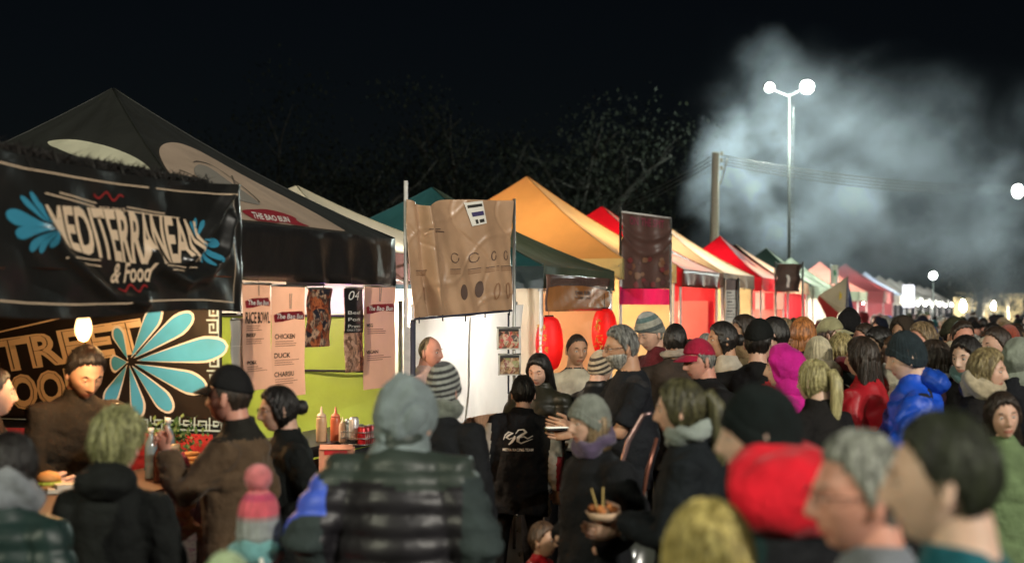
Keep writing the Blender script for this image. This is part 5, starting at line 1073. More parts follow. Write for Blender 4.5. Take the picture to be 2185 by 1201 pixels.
        X('hair', HM(np.vstack(mb.V)), mb.F, hm)
        if detail > 1:     # strands laid along the hair and breaking its outline
            rs = np.random.RandomState(seed); mb2 = MB(); G = V.reshape(vn, un, 3) if False else shell(base, th, un, vn, ns, seed, top={'short': .009, 'spiky': .016, 'crop': .003}.get(sty, .004), back=.006 if base == 'long' else 0, wide=hw, fr=70)[0].reshape(vn, un, 3)
            q0, _, _ = headgrid(un, vn, 0, hw); on = (np.linalg.norm(G-q0.reshape(vn, un, 3), axis=2) > .004) & (np.einsum('ijk,ijk->ij', G-q0.reshape(vn, un, 3), G) > 0)
            def lay(G, on, n, ln, lift, wd, sprd):
                nv_, nu_ = G.shape[:2]; cen = G.mean((0, 1)); k = 0; tries = 0
                while k < n and tries < n*4:
                    tries += 1; i0 = rs.uniform(1, nv_-3); j0 = rs.uniform(0, nu_)
                    if rs.rand() > math.sin(math.pi*min(.98, max(.12, i0/nv_))): continue
                    if not on[int(i0), int(j0) % nu_]: continue
                    L = ln*rs.uniform(.5, 1.2); dj = rs.normal()*sprd; pts = []; lf = lift*rs.uniform(.2, 1)
                    for t in (0, .35, .7, 1):
                        ii = min(nv_-1.01, i0+L*nv_*t); jj = (j0+dj*t) % nu_; a, b = int(ii), int(jj); fa, fb = ii-a, jj-b; b2 = (b+1) % nu_
                        p_ = (G[a, b]*(1-fb)+G[a, b2]*fb)*(1-fa)+(G[a+1, b]*(1-fb)+G[a+1, b2]*fb)*fa; nn = p_-cen; nn /= np.linalg.norm(nn); pts.append(p_+nn*(.0006+lf*t*t))
                    mb2.tube(pts, [wd*.6, wd, wd*.8, wd*.25], 3); k += 1
            W_ = .0011 if sty != 'spiky' else .0018
            lay(G, on, D('wisps', 900 if sty != 'bald' else 120), {'spiky': .12, 'crop': .05, 'bald': .04, 'short': .13}.get(sty, .22), {'spiky': .024, 'crop': .003, 'bald': .001, 'short': .007}.get(sty, .004), W_, 2.5 if sty != 'spiky' else 6)
            if drape:
                GV = V_dr.reshape(-1, 96, 3); lay(GV, np.ones(GV.shape[:2], bool), 800, .4, .006, W_, 2)
            if mb2.n: X('hair_strands', HM(np.vstack(mb2.V)), mb2.F, hm)['kind'] = 'stuff'
    # ---- hat
    ht = D('hat')
    if ht:
        sty, hm = ht[0], ht[1]; k = ht[2] if len(ht) > 2 else {}; un, vn = (144, 90) if detail > 1 else (84, 56) if detail else (32, 22)
        if sty in ('beanie', 'beanielow'):
            V, Fc, d = shell(sty, .012, un, vn, .003, seed, top=k.get('top', .018), back=k.get('back', .010), rib=k.get('rib', 28), edge=.008, wide=hw, fr=30)
            az = azf(V); zl = np.interp(az, *HL[sty]); cf = (V[:, 2] > zl) & (V[:, 2] < zl+k.get('cuff', .045)); V = V+d*(cf*.006*k.get('roll', 1))[:, None]
            z0, z1 = V[:, 2].min(), V[:, 2].max(); o = X('hat', HM(V), Fc, hm)
            at = o.data.attributes.new('band', 'FLOAT', 'POINT'); at.data.foreach_set('value', np.clip((V[:, 2]+V[:, 1]*k.get('slant', 0)+.04)/(z1+.04), 0, 1).astype('f'))
            if 'pom' in k:
                rs = np.random.RandomState(3); q, Fq, dq = headgrid(40, 28, 0); rr = k.get('pomr', .048)
                pv = dq*(rr*(1+.12*rs.rand(len(dq))))[:, None]+np.array([0, .01, z1+rr*.75]); mesh('pompom', HM(pv)*s, Fq, k['pom'], root, True)
        if sty == 'cap':
            V, Fc, d = shell('cap', .012, un, vn, 0, seed, top=.016, back=.004, edge=.006, wide=hw); X('hat', HM(V), Fc, hm)
            mbv = MB(); g = []; nn_ = 13
            for sgn in (0, -.004):
                for j in range(5):
                    for i in range(nn_):
                        a = (i/(nn_-1)-.5)*2.3; r = 1+j/4*.78*math.cos(a*.75); g.append((.083*hw*math.sin(a)*(1+.05*j), -.098*math.cos(a)*r+(.002), .052-.030*(j/4)**1.2-.010*math.sin(a)**2*1.2+sgn))
            n5 = 5*nn_; Fc = []
            for j in range(4):
                for i in range(nn_-1):
                    a = j*nn_+i; Fc += [(a, a+1, a+nn_+1, a+nn_), (n5+a, n5+a+nn_, n5+a+nn_+1, n5+a+1)]
            for i in range(nn_-1): a = 4*nn_+i; Fc.append((a, a+1, n5+a+1, n5+a))
            mbv.add(g, Fc); X('cap_brim', HM(np.array(g)), Fc, k.get('brim', hm))
        if sty == 'hood':
            V, Fc, d = shell('hood', .030, un, vn, .006, seed, top=.012, back=.035, edge=.018, wide=hw, fr=22); mb = MB(); mb.add(V, Fc)
            V2, F2 = rings([(0, .03, -.05, .088, .075), (0, .035, -.10, .098, .085), (0, .04, -.15, .125, .09), (0, .04, -.17, .10, .07)], 36); mb.add(V2, F2)
            V = HM(np.vstack(mb.V)); q = np.clip(1-3*np.abs(nz(V, 17, seed+2)), 0, 1); V = V+.008*np.stack([nz(V, 22, seed), nz(V, 22, seed+5), nz(V, 22, seed+9)], 1)-.010*k.get('crease', 1)*q[:, None]*(V-hc)/np.maximum(.05, np.linalg.norm(V-hc, axis=1))[:, None]; X('hood', V, mb.F, hm)
    # ---- hood lying on the back
    hd_ = D('hoodback')
    if hd_:
        hm, k = hd_[0], (hd_[1] if len(hd_) > 1 else 1.0); q, Fq, dq = headgrid(56, 40, 0)
        V = dq*np.array([.15, .10, .085])*k; V[:, 2] += .05*k*np.clip(-dq[:, 1], 0, 1)-.0; V += dq*(.012*nz(dq, 4, seed))[:, None]
        V += np.array([0, .105, 1.475]); X('hood', bendf(V, lean, side), Fq, hm)
    sc = D('scarf')
    if sc:
        n1, n2 = 56, 22; V = []; k = sc[1] if len(sc) > 1 else 1.0
        for i in range(n1):
            a = 2*math.pi*i/n1
            for j in range(n2):
                b = 2*math.pi*j/n2; r = .030*k*(1+.16*math.sin(a*5+b*2)+.14*math.sin(b*3+a*2+1)+.09*math.sin(b*6+a*5)); q = .078+r*math.cos(b)
                V.append((q*math.cos(a)*1.08, q*math.sin(a)+.0, 1.515+.012*math.sin(a*2+seed)-.025*math.sin(-a)+1.35*r*math.sin(b)))
        Fc = [(i*n2+j, ((i+1) % n1)*n2+j, ((i+1) % n1)*n2+(j+1) % n2, i*n2+(j+1) % n2) for i in range(n1) for j in range(n2)]
        X('scarf', bendf(np.array(V), lean, side), Fc, sc[0])
    # ---- face
    if D('face', detail > 0 and D('showface', True)):
        ew = mat('eye_white', (.7, .68, .64), .25, 'flat'); ei = mat('eye_iris', (.03, .018, .01), .15, 'flat'); brm = hm if hr and not isinstance(hr[1], str) else hairm(hr[1] if hr else 'dark')
        if D('brow'): brm = hairm(D('brow'))
        for sx in (-1, 1):
            mb = MB(); c = np.array([sx*.031*hw, -.0728, .001]); q = [(math.cos(t_)*.0118, math.sin(t_)*.0118) for t_ in np.linspace(-math.pi/2, math.pi/2, 7)]
            mb.lathe([(max(a, .0002), b) for a, b in q], c, 12); mb.lathe([(max(a*.62, .0002), b*.62) for a, b in q], c+np.array([0, -.0055, 0]), 10, 1)
            o = mesh('eye', HM(np.vstack(mb.V))*s, mb.F, [ew, ei], root, True, mb.M)
            if D('hpitch', 0) > 9:
                mb = MB(); mb.lathe([(max(a*1.12, .0002), b*1.12) for a, b in q], c+np.array([0, -.0012, .0052]), 12); X('eyelid', HM(np.vstack(mb.V)), mb.F, skin)
            xs = np.linspace(.014, .048, 6); V, Fc = tube([(sx*x*hw, -.090+.32*(x-.012)**1.0*.55, .021+.006*math.sin((x-.014)/.034*2.2)) for x in xs], [.0018, .0034, .0038, .0034, .0028, .001], 6)
            X('eyebrow', HM(V), Fc, brm)
            for lz, lr, zz in ((.0078, .0030, .003), (-.0085, .0024, .001)):
                V, Fc = tube([(sx*(.031+.0135*math.cos(t_))*hw, -.0828+.005*abs(math.cos(t_)), zz+lz*math.sin(t_)) for t_ in np.linspace(.1, math.pi-.1, 7)], lr, 5); X('eyelid', HM(V), Fc, skin)
    if D('beard'):
        p, Fc, d = headgrid(72, 50, 1.0, hw); az = azf(p); m = sstep(-p[:, 2], .025+0*az, .05)*sstep(1.75-az, 0, .3)*(1-np.exp(-(p[:, 0]/.02)**2-((p[:, 2]+.070)/.010)**2)); m *= 1-np.exp(-(p[:, 0]/.016)**2)*sstep(p[:, 2], -.06, -.05)
        V = p+d*((m*.010+.002*m*nz(d, 20, 4))-.006*(m < .2))[:, None]; X('beard', HM(V), Fc, hairm(D('beard')))
    gl = D('glasses')
    if gl:
        mb = MB(); rim = mat('glasses_frame', (.02, .015, .015) if gl is True else gl, .3, 'flat')
        for sx in (-1, 1):
            mb.tube([(sx*.033*hw+.022*math.cos(t_), -.101, .002+.017*math.sin(t_)) for t_ in np.linspace(0, 2*math.pi, 15)], .0016, 5); mb.tube([(sx*.055*hw, -.101, .006), (sx*.078*hw, -.09, .006), (sx*.082*hw, .01, .006)], .0017, 5)
        mb.tube([(-.011, -.101, .004), (.011, -.101, .004)], .0016, 5); X('glasses', HM(np.vstack(mb.V)), mb.F, rim)
    out.update(HM=HM, hc=hc, EW=EW, s=s, bend=lambda V: bendf(V, lean, side)); return out
def dens(L, k=5):
    L = np.array(L); t = np.linspace(0, len(L)-1, (len(L)-1)*k+1); return np.stack([np.interp(t, range(len(L)), L[:, i]) for i in range(4)], 1).tolist()
def _off(vf, o): return vf[0]+np.asarray(o), vf[1]
def headtop(sp):
    lean, side, hs = sp.get('lean', 0), sp.get('side', 0), sp.get('hs', 1.0)
    piv = bendf(np.array([0, -.004, 1.528+sp.get('hdz', 0)]), lean, side)
    Rm = np.array(Matrix.Rotation(R(lean)*sp.get('hfollow', .45), 3, 'X') @ Matrix.Rotation(R(sp.get('tilt', 0)), 3, 'Y') @ Matrix.Rotation(R(sp.get('hyaw', 0)), 3, 'Z') @ Matrix.Rotation(R(sp.get('hpitch', 0)), 3, 'X'))
    c = piv+Rm@np.array([0, -.026, .083*hs]); h = sp.get('hat'); top = .117+.014
    if h: top = .117+({'cap': .026, 'hood': .04}.get(h[0], .036))
    if h and len(h) > 2 and 'pom' in h[2]: top += .085
    return c, c[2]+top*hs
def person(label, px, ytop, Y, face, group=None, detail=1, **sp):
    c, top = headtop(sp); ztop = CZ-(ytop-HY)/F*Y; s = ztop/top; a = R(face)
    ox, oy = c[0]*math.cos(a)-c[1]*math.sin(a), c[0]*math.sin(a)+c[1]*math.cos(a)
    x = (px-CX)/F*Y-ox*s; y = Y-oy*s
    root = empty('person', (x, y, 0), a, label, 'person', group); sp.setdefault('seed', abs(hash((round(px), round(ytop)))) % 997)
    o = build_person(root, sp, s, detail); o['root'] = root; o['H'] = 1.75*s
    PEOPLE.append((px, ytop, Y, 1.75*s, label)); return o
PEOPLE = []
def J(col, kind='cloth', **k):
    return dict(m=clothm(col, kind, **{a: b for a, b in k.items() if a in ('rough', 'sheen')}), **{a: b for a, b in k.items() if a not in ('rough', 'sheen')})
# ================================================================== the crowd, person by person
from mathutils.bvhtree import BVHTree
BLKC = (.016, .017, .019); NAVY = (.02, .028, .05)
def kn(c, **k): return clothm(c, 'knit', **k)
def decal_on(res, name, V2, Fc, w, h, cx, z, m, back=True, cut=.02, off=.006):
    """print laid on the back (or chest) of a jacket by casting rays onto it; sizes in metres of a 1.75 m person"""
    root = res['root']; jo = [o for o in root.children if o.name.split('.')[0] == 'jacket'][0]; me = jo.data
    bv = BVHTree.FromPolygons([v.co.copy() for v in me.vertices], [tuple(p.vertices) for p in me.polygons]); s = res['s']
    bm = bmesh.new(); sg = -1 if back else 1; vs = [bm.verts.new((cx*s+sg*(x-.5)*w*s, z*s+(y-.5)*h*s, 0)) for x, y in V2]
    for f in Fc:
        try: bm.faces.new([vs[i] for i in f])
        except ValueError: pass
    for ax in (0, 1):
        lo = min(v.co[ax] for v in bm.verts); hi = max(v.co[ax] for v in bm.verts); c = lo+cut
        while c < hi: bmesh.ops.bisect_plane(bm, geom=bm.verts[:]+bm.edges[:]+bm.faces[:], plane_co=(c, c, 0), plane_no=(1, 0, 0) if ax == 0 else (0, 1, 0)); c += cut
    bm.verts.index_update(); V = []
    for v in bm.verts:
        o = Vector((v.co[0], 1.5 if back else -1.5, v.co[1])); d = Vector((0, -1 if back else 1, 0)); hit = bv.ray_cast(o, d); y = hit[0][1] if hit[0] else 0
        V.append((v.co[0], y+(off if back else -off), v.co[1]))
    Fx = [[v.index for v in f.verts] for f in bm.faces]; bm.free(); return mesh(name, V, Fx, m, root, True)
def held(res, sx=1, off=(0, 0, 0)):
    """world position of a person's hand"""
    W_ = res['EW'][sx][1]; p = res['bend'](W_)*res['s']; r = res['root']; v = Matrix.Rotation(r.rotation_euler[2], 3, 'Z') @ Vector(p); return np.array(v)+np.array(r.location)+np.array(off)

# ---- behind the counters and at them
v1 = person('young vendor in olive brown jacket looking down, under the glowing bulb', 182, 735, 7.6, 40, detail=2, hair=('short', 'black'), brow='dark', skin='tan', jacket=J((.045, .034, .022), th=.034, collar=.035), armL=(.02, -.34, 1.10), armR=(.16, -.34, 1.06), lean=10, hpitch=22, hs=1.12, build=1.12)
person('person in dark brown jacket at the left edge, turned from the camera', -12, 786, 7.1, 120, detail=1, hair=('short', 'black'), jacket=J((.05, .028, .018), th=.03), armL='front', armR='front')
person('woman with dark bob and fluffy grey collar, lowest at the left edge', 22, 925, 4.9, 165, detail=2, hair=('bob', 'black'), jacket=J((.02, .05, .045), 'nylon', th=.045, quilt=.11), scarf=(kn((.20, .22, .24)), 1.8), build=1.05)
person('person with spiky yellow-green hair and black hooded top, seen from behind', 252, 879, 5.5, 172, detail=2, hair=('spiky', mat('hair_green_lit', (.20, .20, .08), .4, 'hair', c2=(.62, .62, .30))), jacket=J((.012, .015, .014), th=.04), hoodback=(clothm((.011, .013, .012)), .9), build=.98, hs=1.1, wisps=1400)  # greenish lamp light and dark gaps put into the hair colours
ZIG = mat('knit_zigzag', (.6, .45, .45), .9, 'knit'); 
n_ = ZIG.node_tree; bs = n_.nodes['Principled BSDF']; tc_ = n_.nodes.new('ShaderNodeTexCoord'); w_ = n_.nodes.new('ShaderNodeTexWave'); w_.bands_direction = 'Z'; w_.inputs['Scale'].default_value = 4.5; w_.inputs['Distortion'].default_value = 5; w_.inputs['Detail Scale'].default_value = 5
r_ = n_.nodes.new('ShaderNodeValToRGB'); r_.color_ramp.interpolation = 'CONSTANT'; e_ = r_.color_ramp.elements; e_.new(.3); e_.new(.6)
for q, (z, c) in zip(e_, ((0, (.66, .55, .48)), (.35, (.30, .09, .20)), (.5, (.62, .42, .40)), (.8, (.7, .6, .52)))): q.position = z; q.color = (*c, 1)
n_.links.new(tc_.outputs['Object'], w_.inputs[0]); n_.links.new(w_.outputs[0], r_.inputs[0]); n_.links.new(r_.outputs[0], bs.inputs['Base Color'])
person('small child in pink and purple patterned knit coat with red pompom hat, at the counter', 385, 975, 6.7, 200, detail=1, hair=('short', 'brown'), hat=('beanielow', ZIG, dict(pom=kn((.45, .02, .04)), pomr=.05, top=.03)), jacket=dict(m=ZIG, th=.045, hem=.75), hs=1.22, build=1.1)
p5 = person('man in black cap, glasses and brown coat raising his fist, facing the vendor', 490, 777, 6.6, -94, detail=2, hair=('crop', 'dark'), skin='red', hat=('cap', clothm((.014, .014, .016))), glasses=True, jacket=J((.10, .063, .035), th=.042, hem=.72, collar=.035, fold=.020, zones=[(lambda c, E, S_: c[:, 2] > 1.43, clothm((.03, .028, .022)))]), armL=(.10, -.30, 1.37), armR='pocket', curl=1.0, build=1.0, hyaw=-14, hs=1.1, legs=(.02, .02, .02))
person('woman with black hair in a bun, red-rimmed glasses and long black coat', 594, 822, 7.05, -68, detail=2, hair=('bun', 'black'), glasses=(.12, .01, .01), skin='fair', jacket=J((.010, .011, .013), th=.036, hem=.45, flare=.02, fold=.012), armL='pocket', armR='pocket', hpitch=5, build=1.02)
p7 = person('child in pink and grey pompom beanie with teal scarf and red coat, seen from behind', 552, 1010, 5.2, 178, detail=2, hair=('short', 'brown'), hat=('beanielow', kn((.5, .1, .1), stripes=[(0, (.30, .33, .32)), (.42, (.34, .20, .20)), (.50, (.62, .10, .13)), (.78, (.5, .05, .12)), (.9, (.62, .14, .15))]), dict(pom=kn((.62, .17, .18)), pomr=.055, top=.05, cuff=.05, rib=22)), scarf=(kn((.14, .34, .35)), 1.55), jacket=J((.40, .012, .02), th=.045), hs=1.2)
g_ = MB()
for sx in (-1, 1): g_.tube([(sx*.05, .15, 1.52), (sx*.075, .19, 1.44), (sx*.03, .205, 1.37), (sx*.01, .20, 1.33)], .011, 6)
mesh('scarf_cord', np.vstack(g_.V)*p7['s'], g_.F, WHITE, p7['root'], True)
TG = clothm((.062, .088, .088)); 
p8 = person('broad person in grey hood and dark quilted vest with blue shoulder patch, back to camera', 862, 796, 5.25, 172, detail=2, hair=('short', 'brown'), hat=('hood', clothm((.19, .235, .24)), dict(crease=2.4)), jacket=J((.032, .030, .036), 'nylon', rough=.42, th=.06, quilt=.078, collar=.05, zones=[(lambda c, E, S_: (c[:, 2] > 1.345+.02*np.sin(c[:, 0]*14)) & (np.abs(c[:, 0]) < .30), clothm((.07, .095, .08), 'nylon')), (lambda c, E, S_: (np.abs(c[:, 0]) > .245) & (c[:, 2] < 1.38), TG), (lambda c, E, S_: (c[:, 0] > .235) & (((c[:, 2]-1.27)/.125)**2+((c[:, 1]-.075)/.085)**2 < 1+.15*np.sin(c[:, 2]*40)), clothm((.06, .12, .62), 'nylon'))]), armL=(.24, -.12, 1.02), armR=(.2, -.2, 1.05), build=1.03, hs=1.18, hdz=-.055, hpitch=12, lean=5)
STRB = kn((.3, .3, .3), stripes=[(i/13, (.03, .03, .035) if i % 2 == 0 else (.34, .36, .33)) for i in range(13)])
person('person in black and white striped beanie and patterned scarf, beside the grey hood', 947, 775, 7.5, 152, detail=2, hair=('short', 'brown'), skin='red', hat=('beanielow', STRB, dict(top=.035, cuff=.02, slant=.25)), scarf=(kn((.16, .18, .15)), 1.2), jacket=J((.014, .016, .020), th=.040, hem=.72), build=1.05)
person('bald man in profile between the padded pole and the white screen', 918, 716, 11.2, 62, detail=1, hair=('bald', 'sand'), skin='red', jacket=J((.5, .36, .32), th=.025))
# ---- the boy with the printed jacket and the people round him
GS = clothm((.40, .40, .38)); MR = clothm((.25, .02, .03))
p11 = person('boy in black sports jacket with white swirl emblem and grey sleeve stripes, back to camera', 1117, 801, 9.8, 176, detail=2, hair=('short', 'black'), side=-3, lean=6, jacket=J((.014, .016, .022), th=.045, hem=.68, flare=.01, fold=.022, collar=.02, zones=[(lambda c, E, S_: (np.abs(c[:, 0]) > .232) & (c[:, 1] > -.06) & (c[:, 2] < 1.37), GS), (lambda c, E, S_: (np.abs(c[:, 0]) > .290) & (c[:, 1] > -.12) & (c[:, 2] < 1.15), MR)]), armL=(.29, -.04, .86), armR=(.29, -.04, .86), stance=.17, legs=(.012, .013, .016), build=1.12, hs=1.12)
def swoosh(pts, w):
    pts = [np.array(p, float) for p in pts]; V = []; Fc = []
    for i, p in enumerate(pts):
        t = pts[min(i+1, len(pts)-1)]-pts[max(i-1, 0)]; n = np.array([-t[1], t[0]])/np.linalg.norm(t); k = w*math.sin(math.pi*(i+.6)/(len(pts)+.2)); V += [p+n*k, p-n*k]
    for i in range(len(pts)-1): Fc.append((2*i, 2*i+1, 2*i+3, 2*i+2))
    return V, Fc
for pts, w in (([(.02, .35), (.08, .62), (.2, .80), (.32, .74), (.2, .62), (.12, .48), (.22, .40), (.34, .50)], .045), ([(.20, .10), (.30, .25), (.38, .45), (.40, .60)], .05), ([(.42, .70), (.52, .92), (.68, .95), (.76, .80), (.64, .66), (.52, .52), (.50, .30), (.60, .18), (.78, .30), (.98, .42)], .055), ([(.58, .50), (.70, .56), (.82, .44), (.99, .60)], .035)):
    V, Fc = swoosh(pts, w); decal_on(p11, 'swirl_emblem', V, Fc, .24, .14, .0, 1.29, WHITE)
decal_on(p11, 'lettering', *text2d('MEDIA RACING TEAM', .02), .24, .022, 0, 1.195, WHITE)
person('woman with long straight black hair looking down, in dark olive coat', 1150, 754, 10.45, -22, detail=2, hair=('long', 'black'), skin='fair', jacket=J((.035, .036, .022), 'nylon', th=.04, fold=.018), hpitch=16, tilt=4, armL='front', armR='pocket')
person('tanned man with cropped hair and cream sweater looking at the camera', 1231, 711, 11.2, 18, detail=2, hair=('crop', 'dark'), skin='tan', jacket=J((.52, .47, .36), th=.022, collar=.0), hpitch=4, build=1.15, brow='dark')
person('person in cream and black striped knit hat between the two men', 1282, 744, 10.4, 140, detail=1, hair=('short', 'black'), hat=('beanielow', kn((.5, .4, .3), stripes=[(i/9, (.55, .45, .32) if i % 2 == 0 else (.06, .045, .035)) for i in range(9)]), dict(top=.02, slant=.6)), jacket=J(BLKC, 'nylon', th=.04), armL='front', armR='front', hpitch=10)
p15 = person('heavy bearded man with glasses and grey hair in dark T-shirt, looking left', 1326, 694, 8.9, -78, detail=2, hair=('short', mat('hair_saltpepper', (.10, .10, .095), .45, 'hair', c2=(.35, .35, .33))), beard='grey', glasses=True, skin='tan', tee=True, jacket=J((.020, .024, .032), th=.018, sleeve=.82, hem=.80, collar=.0, fold=.014), armL=(.10, -.36, 1.13), armR=(.06, -.34, 1.16), belly=1.6, build=1.28, legs=(.26, .27, .24), hpitch=6)
def box_item(name, pos, d, m, label, cat, rz=0, group=None):
    rt = empty(name, pos, rz, label, cat, group); MB().box((0, 0, 0), d).build('shell', m, rt); return rt
q = held(p15, 1, (-.09, -.01, .03)); ph = box_item('mobile_phone', q, (.15, .075, .012), mat('phone_black', (.02, .02, .022), .2, 'vinyl'), 'mobile phone held by the bearded man', 'phone', R(20)); MB().box((0, 0, .008), (.13, .064, .003)).build('screen', mat('phone_screen', (.6, .6, .5), .3, 'glow', e=1.0), ph)
p16 = person('woman in grey beanie and black jacket with pink and blue scarf, facing left', 1257, 838, 6.5, -66, detail=2, hair=('bob', 'sand'), hat=('beanielow', kn((.20, .22, .19)), dict(top=.02, cuff=.05, rib=26)), skin='fair', scarf=(kn((.10, .07, .14)), 1.05), jacket=J((.013, .018, .019), th=.046, hem=.62, fold=.016), armL='pocket', armR='pocket', build=1.1)
V, Fc = [(0, 0), (1, 0), (.5, 1)], [(0, 1, 2)]; 
a_ = MB(); zl = p16['s']; 
person('small child in shiny red coat at the bottom, beside the grey beanie', 1158, 1112, 7.3, 70, detail=1, hair=('short', 'brown'), skin='tan', jacket=J((.50, .012, .02), 'nylon', th=.05, hem=.7), hs=1.5)
p18 = person('woman with dark ponytail and grey collar holding food, ear towards camera', 1452, 807, 5.8, -106, detail=2, hair=('pony', mat('hair_oliveb', (.05, .045, .022), .4, 'hair', c2=(.14, .13, .06))), skin='fair', scarf=(clothm((.26, .30, .28)), .9), jacket=J((.014, .020, .026), th=.036, fold=.012), armL=(.05, -.27, 1.14), armR=(.0, -.30, 1.10), hpitch=4)
q = held(p18, 1, (-.08, 0, .01)); rt = empty('food_tray', q, R(15), 'paper tray of fried food and skewers in the ponytailed woman\'s hand', 'tray')
MB().lathe([(.002, 0), (.05, 0), (.075, .035), (.072, .035), (.048, .004)], n=14).build('paper_tray', mat('paper_tan', (.55, .38, .25), .8, 'plain'), rt, True)
mb = MB(); rs = np.random.RandomState(3)
for i in range(9): mb.lathe([(.002, -.012), (.014, -.006), (.016, .004), (.006, .014), (.001, .015)], (rs.normal()*.03, rs.normal()*.03, .035+rs.rand()*.02), 7)
mb.build('fried_pieces', mat('fried', (.5, .18, .05), .6, 'plain'), rt, True)
for k in range(2): MB().tube([(.02*k-.02, 0, .03), (.06*k-.05, .03*k, .13)], .0035, 5).build('skewer', mat('skewer', (.5, .36, .12), .6, 'plain'), rt)
# ---- middle distance, left to right
person('man in grey patterned beanie with brim, dark red jacket, bending his head', 1388, 668, 12.6, -58, detail=1, hair=('short', 'grey'), hat=('beanie', kn((.3, .32, .28), stripes=[(0, (.30, .30, .26)), (.35, (.10, .12, .12)), (.5, (.42, .42, .36)), (.7, (.12, .2, .2)), (.85, (.4, .42, .4))]), dict(top=.04)), hpitch=18, jacket=J((.12, .015, .02), th=.03), hs=1.12)
person('man with short black hair and grey-brown coat with pale collar, back to camera', 1441, 691, 10.9, 168, detail=1, hair=('short', 'black'), skin='brown', jacket=J((.085, .062, .050), th=.035, hem=.7, fold=.018), scarf=(clothm((.35, .3, .25)), .6), build=1.15)
person('old man in crimson cap and black jacket, white sideburns', 1492, 721, 9.1, -72, detail=2, hair=('short', 'grey'), hat=('cap', clothm((.36, .012, .045))), skin='red', jacket=J((.013, .015, .017), th=.042, collar=.03), hpitch=8, build=1.28)
person('woman with black hair tied back and white sweater, facing left', 1541, 685, 10.6, -82, detail=1, hair=('bun', 'black'), skin='tan', jacket=J((.50, .45, .37), th=.025), hpitch=0)
person('long-haired person with tan fur collar, head turned left', 1588, 672, 11.6, -72, detail=1, hair=('long', 'dark'), skin='tan', scarf=(kn((.32, .20, .10)), 1.5), jacket=J((.18, .13, .07), th=.04))
RSL = clothm((.45, .012, .02))
p24 = person('man in black cap and black and red racing jacket with white letters, leaning left', 1620, 679, 9.7, 156, detail=1, hair=('short', 'black'), hat=('cap', clothm((.012, .013, .014))), jacket=J((.014, .014, .017), th=.045, fold=.016, zones=[(lambda c, E, S_: (c[:, 2] < 1.36-.9*c[:, 0]-.05) & (c[:, 2] > 1.13-.9*c[:, 0]) & (c[:, 1] > -.02), RSL)]), build=1.35, hs=1.12)
decal_on(p24, 'white_letters', *text2d('HSV', .04, .3), .12, .07, .17, 1.25, WHITE)
person('person with thick black hair and one pale ear showing, behind the pink hood', 1652, 676, 10.5, -118, detail=1, hair=('short', 'black'), jacket=J((.02, .02, .022), th=.04))
person('person with short sandy hair between black and ginger heads', 1674, 679, 12.0, 180, detail=1, hair=('short', 'sand'), skin='red', jacket=J((.06, .05, .045)))
person('woman with ginger bob seen from behind', 1713, 678, 11.2, 160, detail=1, hair=('bob', 'ginger'), jacket=J((.03, .025, .022), th=.04))
p25 = person('person in bright magenta hood and coat, facing left', 1670, 733, 8.8, -104, detail=2, hair=('short', 'brown'), hat=('hood', clothm((.52, .012, .24))), jacket=J((.56, .015, .26), th=.048, fold=.02), build=1.0, skin='pale')
person('person in cream knit beanie and cream scarf, seen from behind', 1746, 717, 9.5, -168, detail=2, hair=('short', 'sand'), hat=('beanielow', kn((.60, .53, .36)), dict(top=.025, cuff=.03)), scarf=(kn((.5, .42, .3)), 1.5), jacket=J((.20, .17, .12), th=.04))
person('woman with long pale blonde ponytail hanging down her back', 1737, 766, 8.0, -136, detail=2, hair=('pony', mat('hair_palegold', (.40, .34, .15), .4, 'hair', c2=(.62, .56, .28))), jacket=J((.016, .022, .022), th=.04), skin='pale')
person('woman with blonde bob and dark red scarf, back to camera', 1796, 712, 9.9, 178, detail=2, hair=('bob', mat('hair_gold', (.36, .28, .11), .4, 'hair', c2=(.6, .5, .24))), scarf=(kn((.16, .012, .02)), 1.2), jacket=J((.016, .026, .022), th=.035))
person('woman with brown hair and crimson coat, turned left', 1838, 719, 9.2, -132, detail=2, hair=('long', 'dark'), jacket=J((.36, .010, .018), 'nylon', th=.036))
p30 = person('man in slate beanie and bright blue hooded jacket holding a white plush doll', 1934, 707, 8.3, -96, detail=2, hair=('short', 'brown'), hat=('beanielow', kn((.045, .07, .085)), dict(top=.03)), hoodback=(clothm((.012, .07, .45), 'nylon'), .85), jacket=J((.012, .085, .60), 'nylon', th=.046, fold=.026, collar=.05), armL=(.14, -.36, 1.05), armR=(.05, -.34, 1.12), skin='pale', build=1.15, hpitch=8, curl=.8)
q = held(p30, 1); rt = empty('plush_doll', (q[0]-.06, q[1]-.10, q[2]-.30), R(-30), 'white plush doll with cream cap held against the blue jacket', 'doll')
DW = clothm((.60, .60, .55)); mb = MB(); V, Fc = rings([(0, 0, 0, .03, .03), (0, 0, .04, .06, .05), (0, 0, .16, .055, .045), (0, 0, .22, .03, .03)], 14); mb.add(V, Fc); mb.build('doll_body', DW, rt, True)
for sx in (-1, 1): MB().tube([(sx*.03, 0, .03), (sx*.05, -.02, -.10), (sx*.06, -.03, -.2)], [.03, .026, .022], 8).build('leg', DW, rt, True); MB().tube([(sx*.04, 0, .19), (sx*.09, -.03, .12), (sx*.10, -.04, .05)], [.022, .02, .018], 8).build('arm', DW, rt, True)
hp_, hf_, _ = headgrid(24, 16, .6); mesh('doll_head', hp_*.52+np.array([0, 0, .285]), hf_, clothm((.62, .46, .34)), rt, True); V, Fc, _ = shell('beanielow', .03, 28, 20, .003, 3, top=.02); mesh('doll_cap', V*.55+np.array([0, 0, .288]), Fc, kn((.62, .58, .48)), rt, True)
